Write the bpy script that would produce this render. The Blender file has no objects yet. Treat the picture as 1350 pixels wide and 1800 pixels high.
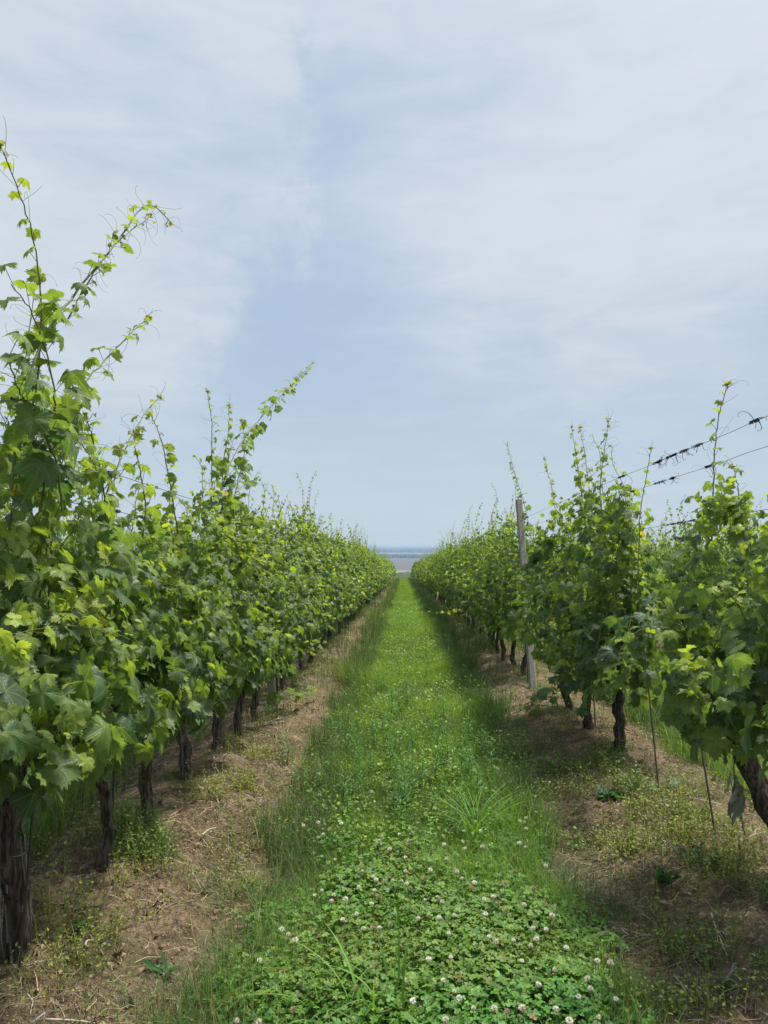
import bpy, math
import numpy as np
from math import radians as rad, sin, cos, pi, tan

# ------------------------------------------------------------------ camera
SC = bpy.context.scene
COL = SC.collection
CAM_Z = 1.45
YAW, PITCH = rad(1.45), rad(2.73)
F = 1300.0                                   # focal length in photo pixels (1350x1800)
cam_d = bpy.data.cameras.new('camera')
cam_d.sensor_fit = 'VERTICAL'; cam_d.sensor_height = 36; cam_d.sensor_width = 27; cam_d.lens = 26
cam_d.clip_start = 0.05; cam_d.clip_end = 60000
cam = bpy.data.objects.new('camera', cam_d); COL.objects.link(cam)
cam.location = (0, 0, CAM_Z); cam.rotation_euler = (pi/2 + PITCH, 0, YAW)
SC.camera = cam

# ------------------------------------------------------------------ render / exposure
SC.view_settings.view_transform = 'Standard'; SC.view_settings.look = 'None'
SC.view_settings.exposure = 0.22; SC.view_settings.gamma = 1.0
SC.render.engine = 'CYCLES'
SC.cycles.use_denoising = True
SC.cycles.max_bounces = 8; SC.cycles.diffuse_bounces = 4; SC.cycles.transmission_bounces = 4
SC.cycles.glossy_bounces = 2; SC.cycles.volume_bounces = 0

# ------------------------------------------------------------------ node helper
class NT:
    def __init__(s, tree):
        s.t = tree; s.n = tree.nodes; s.l = tree.links
        s.n.clear()
    def node(s, typ, ins=None, **props):
        n = s.n.new(typ)
        for k, v in props.items(): setattr(n, k, v)
        for k, v in (ins or {}).items(): s.set(n, k, v)
        return n
    def set(s, n, k, v):
        sock = n.inputs[k]
        if isinstance(v, bpy.types.NodeSocket): s.l.new(v, sock)
        elif v is not None: sock.default_value = v
    def m(s, op, a, b=None, c=None, clamp=False):
        n = s.n.new('ShaderNodeMath'); n.operation = op; n.use_clamp = clamp
        for i, v in enumerate((a, b, c)):
            if v is not None: s.set(n, i, v)
        return n.outputs[0]
    def vm(s, op, a, b=None, out=0):
        n = s.n.new('ShaderNodeVectorMath'); n.operation = op
        s.set(n, 0, a)
        if b is not None: s.set(n, 1, b)
        return n.outputs[out]
    def ss(s, x, a, b, lo=0.0, hi=1.0):      # smoothstep from a to b
        n = s.n.new('ShaderNodeMapRange'); n.interpolation_type = 'SMOOTHSTEP'
        s.set(n, 0, x); s.set(n, 1, a); s.set(n, 2, b); s.set(n, 3, lo); s.set(n, 4, hi)
        return n.outputs[0]
    def mix(s, f, a, b):
        n = s.n.new('ShaderNodeMix'); n.data_type = 'RGBA'
        s.set(n, 0, f)
        for k, v in ((6, a), (7, b)):
            s.set(n, k, (*v, 1) if isinstance(v, tuple) and len(v) == 3 else v)
        return n.outputs[2]
    def noise(s, vec, scale, detail=4, rough=0.55, dist=0.0, out=0):
        n = s.node('ShaderNodeTexNoise', {'Vector': vec, 'Scale': scale, 'Detail': detail, 'Roughness': rough, 'Distortion': dist})
        return n.outputs[out]
    def comb(s, x, y, z):
        n = s.n.new('ShaderNodeCombineXYZ')
        for i, v in enumerate((x, y, z)): s.set(n, i, v)
        return n.outputs[0]
    def sep(s, v):
        n = s.n.new('ShaderNodeSeparateXYZ'); s.set(n, 0, v); return n.outputs

# ------------------------------------------------------------------ sun
SUN_EL, SUN_AZ = rad(66), rad(62)            # azimuth from +Y towards +X
sd = bpy.data.lights.new('sun', 'SUN'); sd.energy = 5.0; sd.angle = rad(8.0); sd.color = (1.0, 0.95, 0.86)
sun = bpy.data.objects.new('sun', sd); COL.objects.link(sun)
sun.rotation_euler = (pi/2 - SUN_EL, 0, pi - SUN_AZ)
sun.location = (10, 5, 30)

# ------------------------------------------------------------------ sky
W = bpy.data.worlds.new('World'); SC.world = W; W.use_nodes = True
def build_world():
    t = NT(W.node_tree)
    sky = t.node('ShaderNodeTexSky', sky_type='NISHITA', sun_disc=False, sun_elevation=SUN_EL,
                 sun_rotation=SUN_AZ, air_density=1.0, dust_density=3.0, ozone_density=1.5)
    clear = t.vm('SCALE', sky.outputs[0]); clear.node.inputs['Scale'].default_value = 0.10
    d = t.node('ShaderNodeTexCoord').outputs['Generated']
    x, y, z = t.sep(d)
    zz = t.m('ADD', t.m('MAXIMUM', z, 0.0), 0.16)
    pl = t.comb(t.m('DIVIDE', x, zz), t.m('DIVIDE', y, zz), 0.0)       # a cloud deck overhead
    warp = t.vm('SCALE', t.noise(pl, 0.9, 4, 0.6, out=1)); warp.node.inputs['Scale'].default_value = 0.9
    plw = t.vm('ADD', pl, warp)
    n1 = t.noise(plw, 0.55, 7, 0.5)
    n2 = t.noise(t.vm('MULTIPLY', plw, (0.8, 2.2, 1.0)), 1.1, 7, 0.55)
    n3 = t.noise(t.vm('MULTIPLY', t.vm('ADD', d, (3.1, 0.0, 0.0)), (2.0, 2.0, 6.0)), 1.6, 6, 0.55, 0.4)
    def blob(az, el, r0, r1):
        v = (sin(az)*cos(el), cos(az)*cos(el), sin(el))
        dt = t.vm('DOT_PRODUCT', d, v, out=1)
        return t.ss(dt, cos(r0), cos(r1))
    def pix(px, py):
        return math.atan((px-708)/F), math.atan((962-py)/F)
    edge = t.m('MULTIPLY', t.m('SUBTRACT', t.noise(d, 7.0, 6, 0.66), 0.5), 0.36)
    def blobn(px, py, r0, r1):                                          # ragged-edged cloud bank
        az, el = pix(px, py)
        v = (sin(az)*cos(el), cos(az)*cos(el), sin(el))
        dt = t.vm('DOT_PRODUCT', d, v, out=1)
        ang = t.m('ADD', t.m('ARCCOSINE', t.m('MINIMUM', dt, 1.0)), edge)
        return t.ss(ang, r1, r0, 0.0, 1.0)
    L = blobn(-120, 250, rad(18.5), rad(23.5))
    L2 = blobn(150, 640, rad(5), rad(12))
    R = blobn(1050, 20, rad(14), rad(30))
    R2 = blobn(1120, 500, rad(5), rad(15))
    hole = blobn(500, 480, rad(3), rad(15))
    hole2 = blobn(950, 330, rad(2), rad(10))
    c = t.m('ADD', t.m('MULTIPLY', n2, 0.75), t.m('MULTIPLY', n3, 0.75))
    c = t.m('SUBTRACT', c, 0.36)
    c = t.m('ADD', c, t.m('MULTIPLY', R, 0.30)); c = t.m('ADD', c, t.m('MULTIPLY', R2, 0.24))
    c = t.m('ADD', c, t.m('MULTIPLY', L2, 0.30))
    c = t.m('SUBTRACT', c, t.m('MULTIPLY', hole, 0.22))
    c = t.m('SUBTRACT', c, t.m('MULTIPLY', hole2, 0.05))
    c = t.m('ADD', c, t.m('MULTIPLY', L, 0.34))
    fine = t.noise(t.vm('MULTIPLY', t.vm('ADD', d, (0.0, 0.0, 5.0)), (3.0, 3.0, 11.0)), 2.6, 8, 0.62, 0.8)
    c = t.m('ADD', c, t.m('MULTIPLY', t.m('SUBTRACT', fine, 0.5), 0.34))
    cov = t.ss(c, 0.10, 0.95)
    shade = t.ss(t.m('ADD', t.m('MULTIPLY', n1, 0.75), t.m('MULTIPLY', fine, 0.30)), 0.36, 0.68)
    white = t.mix(shade, (0.49, 0.58, 0.68), (0.64, 0.705, 0.775))
    veil = t.mix(0.90, clear, (0.44, 0.565, 0.73))                     # thin high cirrus over the blue
    body = t.mix(cov, veil, white)
    hor = t.ss(z, 0.30, 0.0)
    body = t.mix(t.m('MULTIPLY', hor, 0.8), body, (0.54, 0.645, 0.72))
    # glow of the veiled sun, high behind the thin cloud
    sv = (sin(SUN_AZ)*cos(SUN_EL), cos(SUN_AZ)*cos(SUN_EL), sin(SUN_EL))
    g = t.m('POWER', t.m('MAXIMUM', t.vm('DOT_PRODUCT', d, sv, out=1), 0.0), 14.0)
    gl = t.vm('SCALE', (1.0, 0.96, 0.9)); t.set(gl.node, 'Scale', t.m('MULTIPLY', g, 1.2))
    body = t.vm('ADD', body, gl)
    bg = t.node('ShaderNodeBackground', {'Color': body, 'Strength': 0.90})
    o = t.node('ShaderNodeOutputWorld'); t.l.new(bg.outputs[0], o.inputs[0])
build_world()

# ------------------------------------------------------------------ pixel -> world
_cf = np.array([-sin(YAW)*cos(PITCH), cos(YAW)*cos(PITCH), sin(PITCH)])
_cr = np.array([cos(YAW), sin(YAW), 0.0])
_cu = np.cross(_cr, _cf)
def ray(px, py): return _cf + _cr*(px-675)/F + _cu*(900-py)/F
def atX(px, py, X): r = ray(px, py); return np.array([0, 0, CAM_Z]) + r*X/r[0]
def atY(px, py, Y): r = ray(px, py); return np.array([0, 0, CAM_Z]) + r*Y/r[1]

# ------------------------------------------------------------------ terrain
SLOPE = tan(rad(1.67))
ROW0, PITCH_ROW = 1.69, 3.14
def hash2(i, j, s):
    i = i.astype(np.int64); j = j.astype(np.int64)
    h = (i*374761393 + j*668265263 + s*1442695041) & 0xffffffff
    h = ((h ^ (h >> 13))*1274126177) & 0xffffffff
    h = (h ^ (h >> 16)) & 0xffffffff
    return h/4294967295.0
def vnoise(x, y, s=0):
    xi = np.floor(x); yi = np.floor(y); fx = x-xi; fy = y-yi
    fx = fx*fx*(3-2*fx); fy = fy*fy*(3-2*fy)
    a = hash2(xi, yi, s); b = hash2(xi+1, yi, s); c = hash2(xi, yi+1, s); d = hash2(xi+1, yi+1, s)
    return (a*(1-fx)+b*fx)*(1-fy) + (c*(1-fx)+d*fx)*fy - 0.5
def fbm(x, y, s=0, o=4):
    r = 0; a = 1.0
    for k in range(o):
        r = r + a*vnoise(x, y, s+k*17); x = x*2.03+11.3; y = y*2.03+7.7; a *= 0.5
    return r
def sstep(x, a, b):
    t = np.clip((x-a)/(b-a), 0, 1); return t*t*(3-2*t)
def row_dist(x):
    return np.abs((x-ROW0+PITCH_ROW/2) % PITCH_ROW - PITCH_ROW/2)
def soil_dist(x, y):
    """distance to the row, less on the near right where the bare strip is wider"""
    return row_dist(x) - (0.24*((x > 0.2) & (x < ROW0))+0.14*((x < 0) & (x > ROW0-PITCH_ROW)))*(1-sstep(y, 4.5, 10))
def base_z(y):
    z = -SLOPE*y
    t = np.clip((y-104)/700.0, 0, 1)
    drop = -(62 - SLOPE*104)*t*t*(3-2*t)
    z = np.where(y > 104, -SLOPE*104 + drop - SLOPE*3*(1-np.exp(-(y-104)/3)), z)
    return z
def ground_z(x, y):
    x = np.asarray(x, float); y = np.asarray(y, float)
    rd = row_dist(x)
    near = 1-sstep(y, 108, 125)
    berm = (1-sstep(rd, 0.15, 0.75))*0.12
    soil = 1-sstep(rd, 0.5, 0.85)
    f = np.clip(1-y/60, 0.15, 1)
    n = fbm(x*1.3, y*0.9, 3, 3)*0.05 + soil*(fbm(x*5, y*5, 9, 3)*0.055 + np.abs(fbm(x*17, y*17, 31, 3))*0.05 + np.clip(fbm(x*9, y*9, 36, 2), 0, 1)*0.06 - 0.02)*f
    far = fbm(x*0.004, y*0.004, 40, 3)*4*sstep(y, 300, 900)
    return base_z(y) - 0.12 + near*(berm + n) + far
def gz(x, y): return float(ground_z(np.array([x]), np.array([y]))[0])

# ------------------------------------------------------------------ mesh accumulator
class Acc:
    def __init__(s): s.V = []; s.T = []; s.C = []; s.U = []; s.n = 0
    def add(s, v, t, c, u=None):
        v = np.asarray(v, np.float32).reshape(-1, 3); n = len(v)
        c = np.asarray(c, np.float32)
        if c.ndim == 1: c = np.tile(c, (n, 1))
        s.V.append(v); s.T.append(np.asarray(t, np.int32).reshape(-1, 3)+s.n); s.C.append(c[:, :3])
        s.U.append(np.zeros((n, 3), np.float32) if u is None else np.asarray(u, np.float32)); s.n += n
    def inst(s, tv, tf, P, X, Y, Z, S, C, uv=None):
        """template instanced at P with axes X, Y, Z (N,3), scale S (N,) and colour C (N,3)"""
        N = len(P); k = len(tv)
        if N == 0: return
        tv = np.asarray(tv)
        v = P[:, None, :] + S[:, None, None]*(tv[None, :, 0:1]*X[:, None, :] + tv[None, :, 1:2]*Y[:, None, :] + tv[None, :, 2:3]*Z[:, None, :])
        t = (np.asarray(tf)[None] + (np.arange(N)*k)[:, None, None]).reshape(-1, 3)
        c = np.repeat(C, k, 0)
        u = None if uv is None else np.tile(uv, (N, 1))
        s.add(v.reshape(-1, 3), t, c, u)
    def tube(s, pts, rr, c, ns=6, cap=True, rough=None):
        pts = np.asarray(pts, float); n = len(pts); rr = np.broadcast_to(np.asarray(rr, float), (n,))
        T = np.gradient(pts, axis=0); T /= np.linalg.norm(T, axis=1)[:, None]+1e-9
        ref = np.array([1.0, 0, 0]) if abs(T[0, 0]) < 0.8 else np.array([0, 1.0, 0])
        A = np.empty_like(pts)
        a = ref
        for i in range(n):
            a = a - T[i]*a.dot(T[i]); a = a/(np.linalg.norm(a)+1e-9); A[i] = a
        B = np.cross(T, A)
        th = np.arange(ns)*2*pi/ns
        R = rr[:, None]*np.ones(ns)[None]
        if rough is not None: R = R*rough(np.arange(n)[:, None], th[None])
        v = pts[:, None] + R[..., None]*(np.cos(th)[None, :, None]*A[:, None] + np.sin(th)[None, :, None]*B[:, None])
        i, j = np.meshgrid(np.arange(n-1), np.arange(ns), indexing='ij')
        a0 = i*ns+j; a1 = i*ns+(j+1) % ns; b0 = a0+ns; b1 = a1+ns
        t = np.concatenate([np.stack([a0, a1, b1], -1).reshape(-1, 3), np.stack([a0, b1, b0], -1).reshape(-1, 3)])
        v = v.reshape(-1, 3)
        if cap:
            k = len(v); v = np.concatenate([v, pts[-1:], pts[:1]])
            jj = np.arange(ns)
            t = np.concatenate([t, np.stack([(n-1)*ns+jj, (n-1)*ns+(jj+1) % ns, np.full(ns, k)], -1),
                                np.stack([(jj+1) % ns, jj, np.full(ns, k+1)], -1)])
        u = np.zeros((len(v), 3)); u[:n*ns, 0] = np.tile(th, n); u[:n*ns, 1] = np.repeat(np.arange(n), ns)
        s.add(v, t, c, u)
    def box(s, c, h, col, R=None):
        v = np.array([[x, y, z] for x in (-1, 1) for y in (-1, 1) for z in (-1, 1)], float)*np.asarray(h)
        if R is not None: v = v@np.asarray(R).T
        f = [(0, 1, 3), (0, 3, 2), (4, 6, 7), (4, 7, 5), (0, 4, 5), (0, 5, 1), (2, 3, 7), (2, 7, 6), (0, 2, 6), (0, 6, 4), (1, 5, 7), (1, 7, 3)]
        s.add(v+np.asarray(c), f, col)
    def mesh(s, name, mat, smooth=True):
        V = np.concatenate(s.V); T = np.concatenate(s.T); C = np.concatenate(s.C); U = np.concatenate(s.U)
        me = bpy.data.meshes.new(name)
        me.vertices.add(len(V)); me.vertices.foreach_set('co', V.ravel())
        me.loops.add(T.size); me.loops.foreach_set('vertex_index', T.ravel())
        me.polygons.add(len(T))
        me.polygons.foreach_set('loop_start', np.arange(0, T.size, 3, dtype=np.int32))
        me.update(calc_edges=True)
        me.polygons.foreach_set('use_smooth', np.full(len(T), smooth))
        a = me.attributes.new('col', 'FLOAT_COLOR', 'POINT')
        a.data.foreach_set('color', np.concatenate([C, np.ones((len(C), 1), np.float32)], 1).astype(np.float32).ravel())
        b = me.attributes.new('luv', 'FLOAT_VECTOR', 'POINT'); b.data.foreach_set('vector', U.astype(np.float32).ravel())
        me.materials.append(mat)
        return me

def link(name, me, parent=None, loc=None):
    o = bpy.data.objects.new(name, me); COL.objects.link(o)
    if loc is not None: o.location = loc
    if parent is not None: o.parent = parent
    return o
def tag(o, label=None, cat=None, group=None, kind=None):
    if label: o['label'] = label
    if cat: o['category'] = cat
    if group: o['group'] = group
    if kind: o['kind'] = kind
    return o
def empty(name, loc, label, cat, group=None):
    return tag(link(name, None, loc=loc), label, cat, group)
def copy_tree(o):
    c = o.copy(); COL.objects.link(c)
    for ch in o.children:
        d = ch.copy(); COL.objects.link(d); d.parent = c
        for g in ch.children:
            e = g.copy(); COL.objects.link(e); e.parent = d
    return c

# ------------------------------------------------------------------ materials
def new_mat(name):
    m = bpy.data.materials.new(name); m.use_nodes = True
    return m, NT(m.node_tree)
def out(t, sh, disp=None):
    o = t.node('ShaderNodeOutputMaterial'); t.l.new(sh, o.inputs[0])
def bsdf(t, col, rough, bump=None, spec=0.5, **kw):
    n = t.node('ShaderNodeBsdfPrincipled', {'Base Color': (*col, 1) if isinstance(col, tuple) else col, 'Roughness': rough, 'Specular IOR Level': spec})
    if bump is not None: t.l.new(bump, n.inputs['Normal'])
    for k, v in kw.items(): t.set(n, k, v)
    return n.outputs[0]
def bump(t, h, s, dist=0.01):
    return t.node('ShaderNodeBump', {'Strength': s, 'Distance': dist, 'Height': h}).outputs[0]

def leaf_mat(name, veins, trans=0.40, rough=0.44, spec=0.45, under=0.55):
    m, t = new_mat(name)
    col = t.node('ShaderNodeAttribute', attribute_name='col').outputs['Color']
    pos = t.node('ShaderNodeTexCoord').outputs['Object']
    nz = t.noise(pos, 38.0, 3, 0.6)
    k = t.m('ADD', t.m('MULTIPLY', nz, 0.9), 0.55)
    c = t.vm('SCALE', col); t.set(c.node, 'Scale', k)
    bmp = None
    if veins:
        luv = t.node('ShaderNodeAttribute', attribute_name='luv').outputs['Vector']
        u, v, _ = t.sep(luv)
        au = t.m('ABSOLUTE', u); mk = None
        for a in (0.0, 50.0, 108.0):
            dd = t.m('ABSOLUTE', t.m('SUBTRACT', t.m('MULTIPLY', au, cos(rad(a))), t.m('MULTIPLY', v, sin(rad(a)))))
            al = t.m('ADD', t.m('MULTIPLY', au, sin(rad(a))), t.m('MULTIPLY', v, cos(rad(a))))
            w = t.m('MULTIPLY', t.ss(dd, 0.035, 0.008), t.ss(al, -0.02, 0.05))
            mk = w if mk is None else t.m('MAXIMUM', mk, w)
        fine = t.node('ShaderNodeTexVoronoi', {'Vector': luv, 'Scale': 7.0}, feature='DISTANCE_TO_EDGE').outputs['Distance']
        fv = t.ss(fine, 0.06, 0.0)
        c = t.mix(t.m('MULTIPLY', mk, 0.45), c, (0.24, 0.30, 0.12))
        c = t.mix(t.m('MULTIPLY', fv, 0.10), c, (0.24, 0.30, 0.12))
        bmp = bump(t, t.m('ADD', t.m('ADD', mk, t.m('MULTIPLY', fv, 0.5)), nz), 0.5, 0.003)
    back = t.node('ShaderNodeNewGeometry').outputs['Backfacing']
    c2 = t.mix(t.m('MULTIPLY', back, under), c, (0.17, 0.24, 0.13))
    rg = t.m('ADD', t.m('MULTIPLY', back, 0.3), t.m('ADD', t.m('MULTIPLY', nz, 0.25), rough-0.12))
    p = bsdf(t, c2, rg, bmp, spec)
    tc = t.vm('MULTIPLY', c, (2.3, 2.25, 0.9))
    tr = t.node('ShaderNodeBsdfTranslucent', {'Color': tc}).outputs[0]
    mx = t.node('ShaderNodeMixShader', {0: trans}); t.l.new(p, mx.inputs[1]); t.l.new(tr, mx.inputs[2])
    out(t, mx.outputs[0])
    return m
M_LEAF = leaf_mat('vine_leaf', True)
M_LEAF_FAR = leaf_mat('vine_leaf_far', False)
M_GRASS = leaf_mat('grass_blade', False, 0.30, 0.45, 0.35, 0.12)
M_HERB = leaf_mat('herb_leaf', False, 0.30, 0.5, 0.35, 0.25)

def vert_mat(name, rough=0.8, scale=60, amt=0.6, bs=0.4, spec=0.3):
    m, t = new_mat(name)
    col = t.node('ShaderNodeAttribute', attribute_name='col').outputs['Color']
    pos = t.node('ShaderNodeTexCoord').outputs['Object']
    nz = t.noise(pos, scale, 4, 0.65)
    c = t.vm('SCALE', col); t.set(c.node, 'Scale', t.m('ADD', t.m('MULTIPLY', nz, 2*amt), 1-amt))
    out(t, bsdf(t, c, rough, bump(t, nz, bs, 0.004), spec))
    return m
M_STEM = vert_mat('green_stem', 0.55, 90, 0.4)
M_STRAW = vert_mat('dry_straw', 0.85, 40, 0.5)
M_PETAL = vert_mat('clover_petal', 0.7, 200, 0.25)
M_IRON = vert_mat('rusty_iron', 0.65, 120, 0.6, 0.5)

def bark_mat():
    m, t = new_mat('vine_bark')
    pos = t.node('ShaderNodeTexCoord').outputs['Object']
    st = t.vm('MULTIPLY', pos, (1.0, 1.0, 0.09))
    n1 = t.noise(st, 70, 6, 0.7, 0.6); n2 = t.noise(pos, 9, 4, 0.6)
    f = t.ss(n1, 0.38, 0.66)
    c = t.mix(f, (0.022, 0.016, 0.012), (0.165, 0.135, 0.105))
    c = t.mix(t.ss(n1, 0.62, 0.76), c, (0.26, 0.23, 0.19))
    c = t.mix(t.m('MULTIPLY', t.ss(n2, 0.55, 0.75), 0.25), c, (0.06, 0.07, 0.035))
    out(t, bsdf(t, c, 0.9, bump(t, n1, 1.0, 0.015), 0.2))
    return m
M_BARK = bark_mat()
def concrete_mat():
    m, t = new_mat('weathered_concrete')
    pos = t.node('ShaderNodeTexCoord').outputs['Object']
    n1 = t.noise(pos, 25, 6, 0.65); n2 = t.noise(t.vm('MULTIPLY', pos, (1, 1, 0.15)), 30, 4, 0.6)
    c = t.mix(n1, (0.17, 0.155, 0.13), (0.34, 0.315, 0.27))
    c = t.mix(t.m('MULTIPLY', t.ss(n2, 0.5, 0.75), 0.4), c, (0.12, 0.115, 0.09))
    out(t, bsdf(t, c, 0.9, bump(t, n1, 0.6, 0.006), 0.2))
    return m
M_CONC = concrete_mat()

def ground_mat():
    m, t = new_mat('vineyard_ground')
    pos = t.node('ShaderNodeNewGeometry').outputs['Position']
    x, y, z = t.sep(pos)
    rdv = t.m('ABSOLUTE', t.m('SUBTRACT', t.m('FLOORED_MODULO', t.m('ADD', t.m('SUBTRACT', x, ROW0), PITCH_ROW/2), PITCH_ROW), PITCH_ROW/2))
    big = t.noise(pos, 1.3, 4, 0.6); mid = t.noise(pos, 9, 6, 0.65); fin = t.noise(pos, 55, 6, 0.7)
    cl = t.noise(pos, 22, 5, 0.7, 1.0)
    dirt = t.mix(t.ss(mid, 0.32, 0.68), (0.105, 0.076, 0.048), (0.29, 0.21, 0.130))
    dirt = t.mix(t.ss(fin, 0.45, 0.75), dirt, (0.44, 0.335, 0.22))
    dirt = t.mix(t.m('MULTIPLY', t.ss(cl, 0.52, 0.36), 0.6), dirt, (0.075, 0.050, 0.034))  # shade in the hollows between clods, put into the soil colour
    dirt = t.mix(t.m('MULTIPLY', t.ss(big, 0.48, 0.64), 0.6), dirt, (0.085, 0.095, 0.035))
    turf = t.mix(mid, (0.035, 0.055, 0.015), (0.075, 0.10, 0.028))
    sh = t.m('MULTIPLY', t.m('MULTIPLY', t.ss(x, 0.2, 0.4), t.ss(x, 1.8, 1.7)), t.ss(y, 10.0, 4.5, 0.0, 0.24))
    sh = t.m('ADD', sh, t.m('MULTIPLY', t.m('MULTIPLY', t.ss(x, -0.1, -0.3), t.ss(x, -1.5, -1.4)), t.ss(y, 10.0, 4.5, 0.0, 0.14)))
    e = t.m('ADD', t.m('SUBTRACT', rdv, sh), t.m('MULTIPLY', t.m('SUBTRACT', mid, 0.5), 0.35))
    g = t.ss(e, 0.52, 0.78)
    c = t.mix(g, dirt, turf)
    # slope and plain beyond the vineyard: strips of fields and meadow
    fp = t.vm('MULTIPLY', pos, (0.0011, 0.0021, 0.0))
    vor = t.node('ShaderNodeTexVoronoi', {'Vector': fp, 'Scale': 1.0, 'Randomness': 0.9}, distance='CHEBYCHEV')
    r, gg, b = t.sep(vor.outputs['Color'])
    fld = t.mix(t.ss(r, 0.40, 0.42), (0.20, 0.16, 0.105), (0.10, 0.13, 0.05))
    fld = t.mix(t.ss(gg, 0.70, 0.72), fld, (0.33, 0.28, 0.13))
    fld = t.mix(t.ss(y, 1500, 1560), (0.07, 0.10, 0.035), fld)
    # one broad brown ploughed field in the middle distance, straw strip in front of it
    inb = t.m('MULTIPLY', t.ss(y, 2050, 2080), t.ss(y, 4300, 4200))
    fld = t.mix(inb, fld, (0.12, 0.105, 0.08))
    ins = t.m('MULTIPLY', t.ss(y, 1650, 1670), t.ss(y, 2050, 2020))
    fld = t.mix(ins, fld, (0.24, 0.22, 0.12))
    c = t.mix(t.ss(y, 106, 120), c, t.mix(t.ss(y, 120, 700), (0.06, 0.09, 0.03), fld))
    out(t, bsdf(t, c, 0.95, bump(t, t.m('ADD', t.m('ADD', fin, mid), cl), 0.9, 0.03), 0.15))
    return m
M_GROUND = ground_mat()

def build_ground():
    def axis(parts):
        a = [parts[0][0]]
        for x0, x1, d0, d1 in parts:
            n = max(2, int(2*(x1-x0)/(d0+d1))); tt = np.linspace(0, 1, n+1)[1:]
            if d1/d0 > 1.01 or d0/d1 > 1.01:
                q = d1/d0; s = (q**tt-1)/(q-1)
            else: s = tt
            a += list(x0+(x1-x0)*s)
        return np.array(a)
    ys = axis([(-12, 1.6, 0.8, 0.05), (1.6, 6.5, 0.017, 0.025), (6.5, 30, 0.03, 0.35), (30, 130, 0.4, 1.2), (130, 900, 2, 30), (900, 26000, 30, 1500)])
    xh = axis([(0, 3.0, 0.022, 0.022), (3.0, 8.5, 0.03, 0.12), (8.5, 60, 0.15, 4), (60, 15000, 5, 900)])
    xs = np.concatenate([-xh[::-1], xh[1:]])
    X, Y = np.meshgrid(xs, ys)
    Z = ground_z(X, Y)
    ny, nx = X.shape
    V = np.stack([X, Y, Z], -1).reshape(-1, 3)
    i, j = np.meshgrid(np.arange(ny-1), np.arange(nx-1), indexing='ij')
    a = i*nx+j
    T = np.concatenate([np.stack([a, a+1, a+nx+1], -1).reshape(-1, 3), np.stack([a, a+nx+1, a+nx], -1).reshape(-1, 3)])
    A = Acc(); A.add(V, T, (0.2, 0.15, 0.1))
    o = link('ground', A.mesh('ground', M_GROUND))
    tag(o, 'sloping vineyard ground with bare berms and grassy alley, running down to the plain', kind='structure')
build_ground()

# ------------------------------------------------------------------ leaf templates
def leaf_profile(ang):
    """outline radius of a five-lobed vine leaf, ang in degrees from the tip (0..180)"""
    k = np.array([0, 12, 27, 40, 52, 66, 82, 98, 112, 130, 150, 165, 174, 180])
    r = np.array([1.0, .88, .72, .80, .95, .86, .70, .78, .86, .78, .72, .60, .26, .10])
    return np.interp(ang, k, r)
def leaf_template(n, rings, teeth, curl, rs):
    th = (np.arange(n)+0.0)*360.0/n; sg = np.where(th > 180, -1, 1); a = np.where(th > 180, 360-th, th)
    r = leaf_profile(a)
    if teeth: r = r*(1+np.where(np.arange(n) % 2 == 0, 0.085, -0.085)*(a < 172))
    r = r*(1+rs.uniform(-0.06, 0.06, n))*0.5
    x = np.sin(np.radians(a))*sg; y = np.cos(np.radians(a))
    V = [[0, 0, 0]]
    fr = [(i+1)/rings for i in range(rings)]
    ph = rs.uniform(0, 6.28); ph2 = rs.uniform(0, 6.28); fold = rs.uniform(0.05, 0.3); asym = rs.uniform(-0.2, 0.2)
    for f in fr:
        for i in range(n):
            rr = r[i]*f; px, py = x[i]*rr, y[i]*rr
            rad_ = math.hypot(px, py)
            vein = min(abs(a[i]-v) for v in (0, 50, 108))
            z = -0.04*min(vein, 25)/25*-1*f*0.6                       # blade bulges up between the veins
            z += -curl*rad_*rad_*2.2 + fold*abs(px)*0.55 + asym*px*py*2
            z += 0.035*f*f*math.sin(3*math.radians(th[i])+ph) + 0.03*f*math.sin(5*math.radians(th[i])+ph2)
            z -= curl*0.9*max(py, 0)**2
            V.append([px, py, z])
    V = np.array(V)
    T = [(0, 1+(i+1) % n, 1+i) for i in range(n)]
    for k in range(rings-1):
        o0 = 1+k*n; o1 = o0+n
        for i in range(n):
            j = (i+1) % n
            T += [(o0+i, o0+j, o1+j), (o0+i, o1+j, o1+i)]
    T = np.array(T); T[:n] = T[:n]
    # make every face look up (+z)
    e1 = V[T[:, 1]]-V[T[:, 0]]; e2 = V[T[:, 2]]-V[T[:, 0]]
    nz = (e1[:, 0]*e2[:, 1]-e1[:, 1]*e2[:, 0]); T[nz < 0] = T[nz < 0][:, ::-1]
    uv = np.stack([V[:, 0]*2, V[:, 1]*2, np.zeros(len(V))], -1)
    return V, T, uv
rs0 = np.random.RandomState(5)
LT_HI = [leaf_template(56, 2, True, rs0.uniform(0.0, 0.8), rs0) for _ in range(8)]
LT_MID = [leaf_template(14, 1, False, rs0.uniform(0.2, 0.9), rs0) for _ in range(4)]
LT_FAR = [leaf_template(7, 1, False, rs0.uniform(0.3, 0.8), rs0) for _ in range(3)]
PRISM_V = np.array([[cos(a), sin(a), z] for z in (0, 1) for a in (0, 2.094, 4.189)])
PRISM_T = np.array([(0, 1, 4), (0, 4, 3), (1, 2, 5), (1, 5, 4), (2, 0, 3), (2, 3, 5)])

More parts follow.
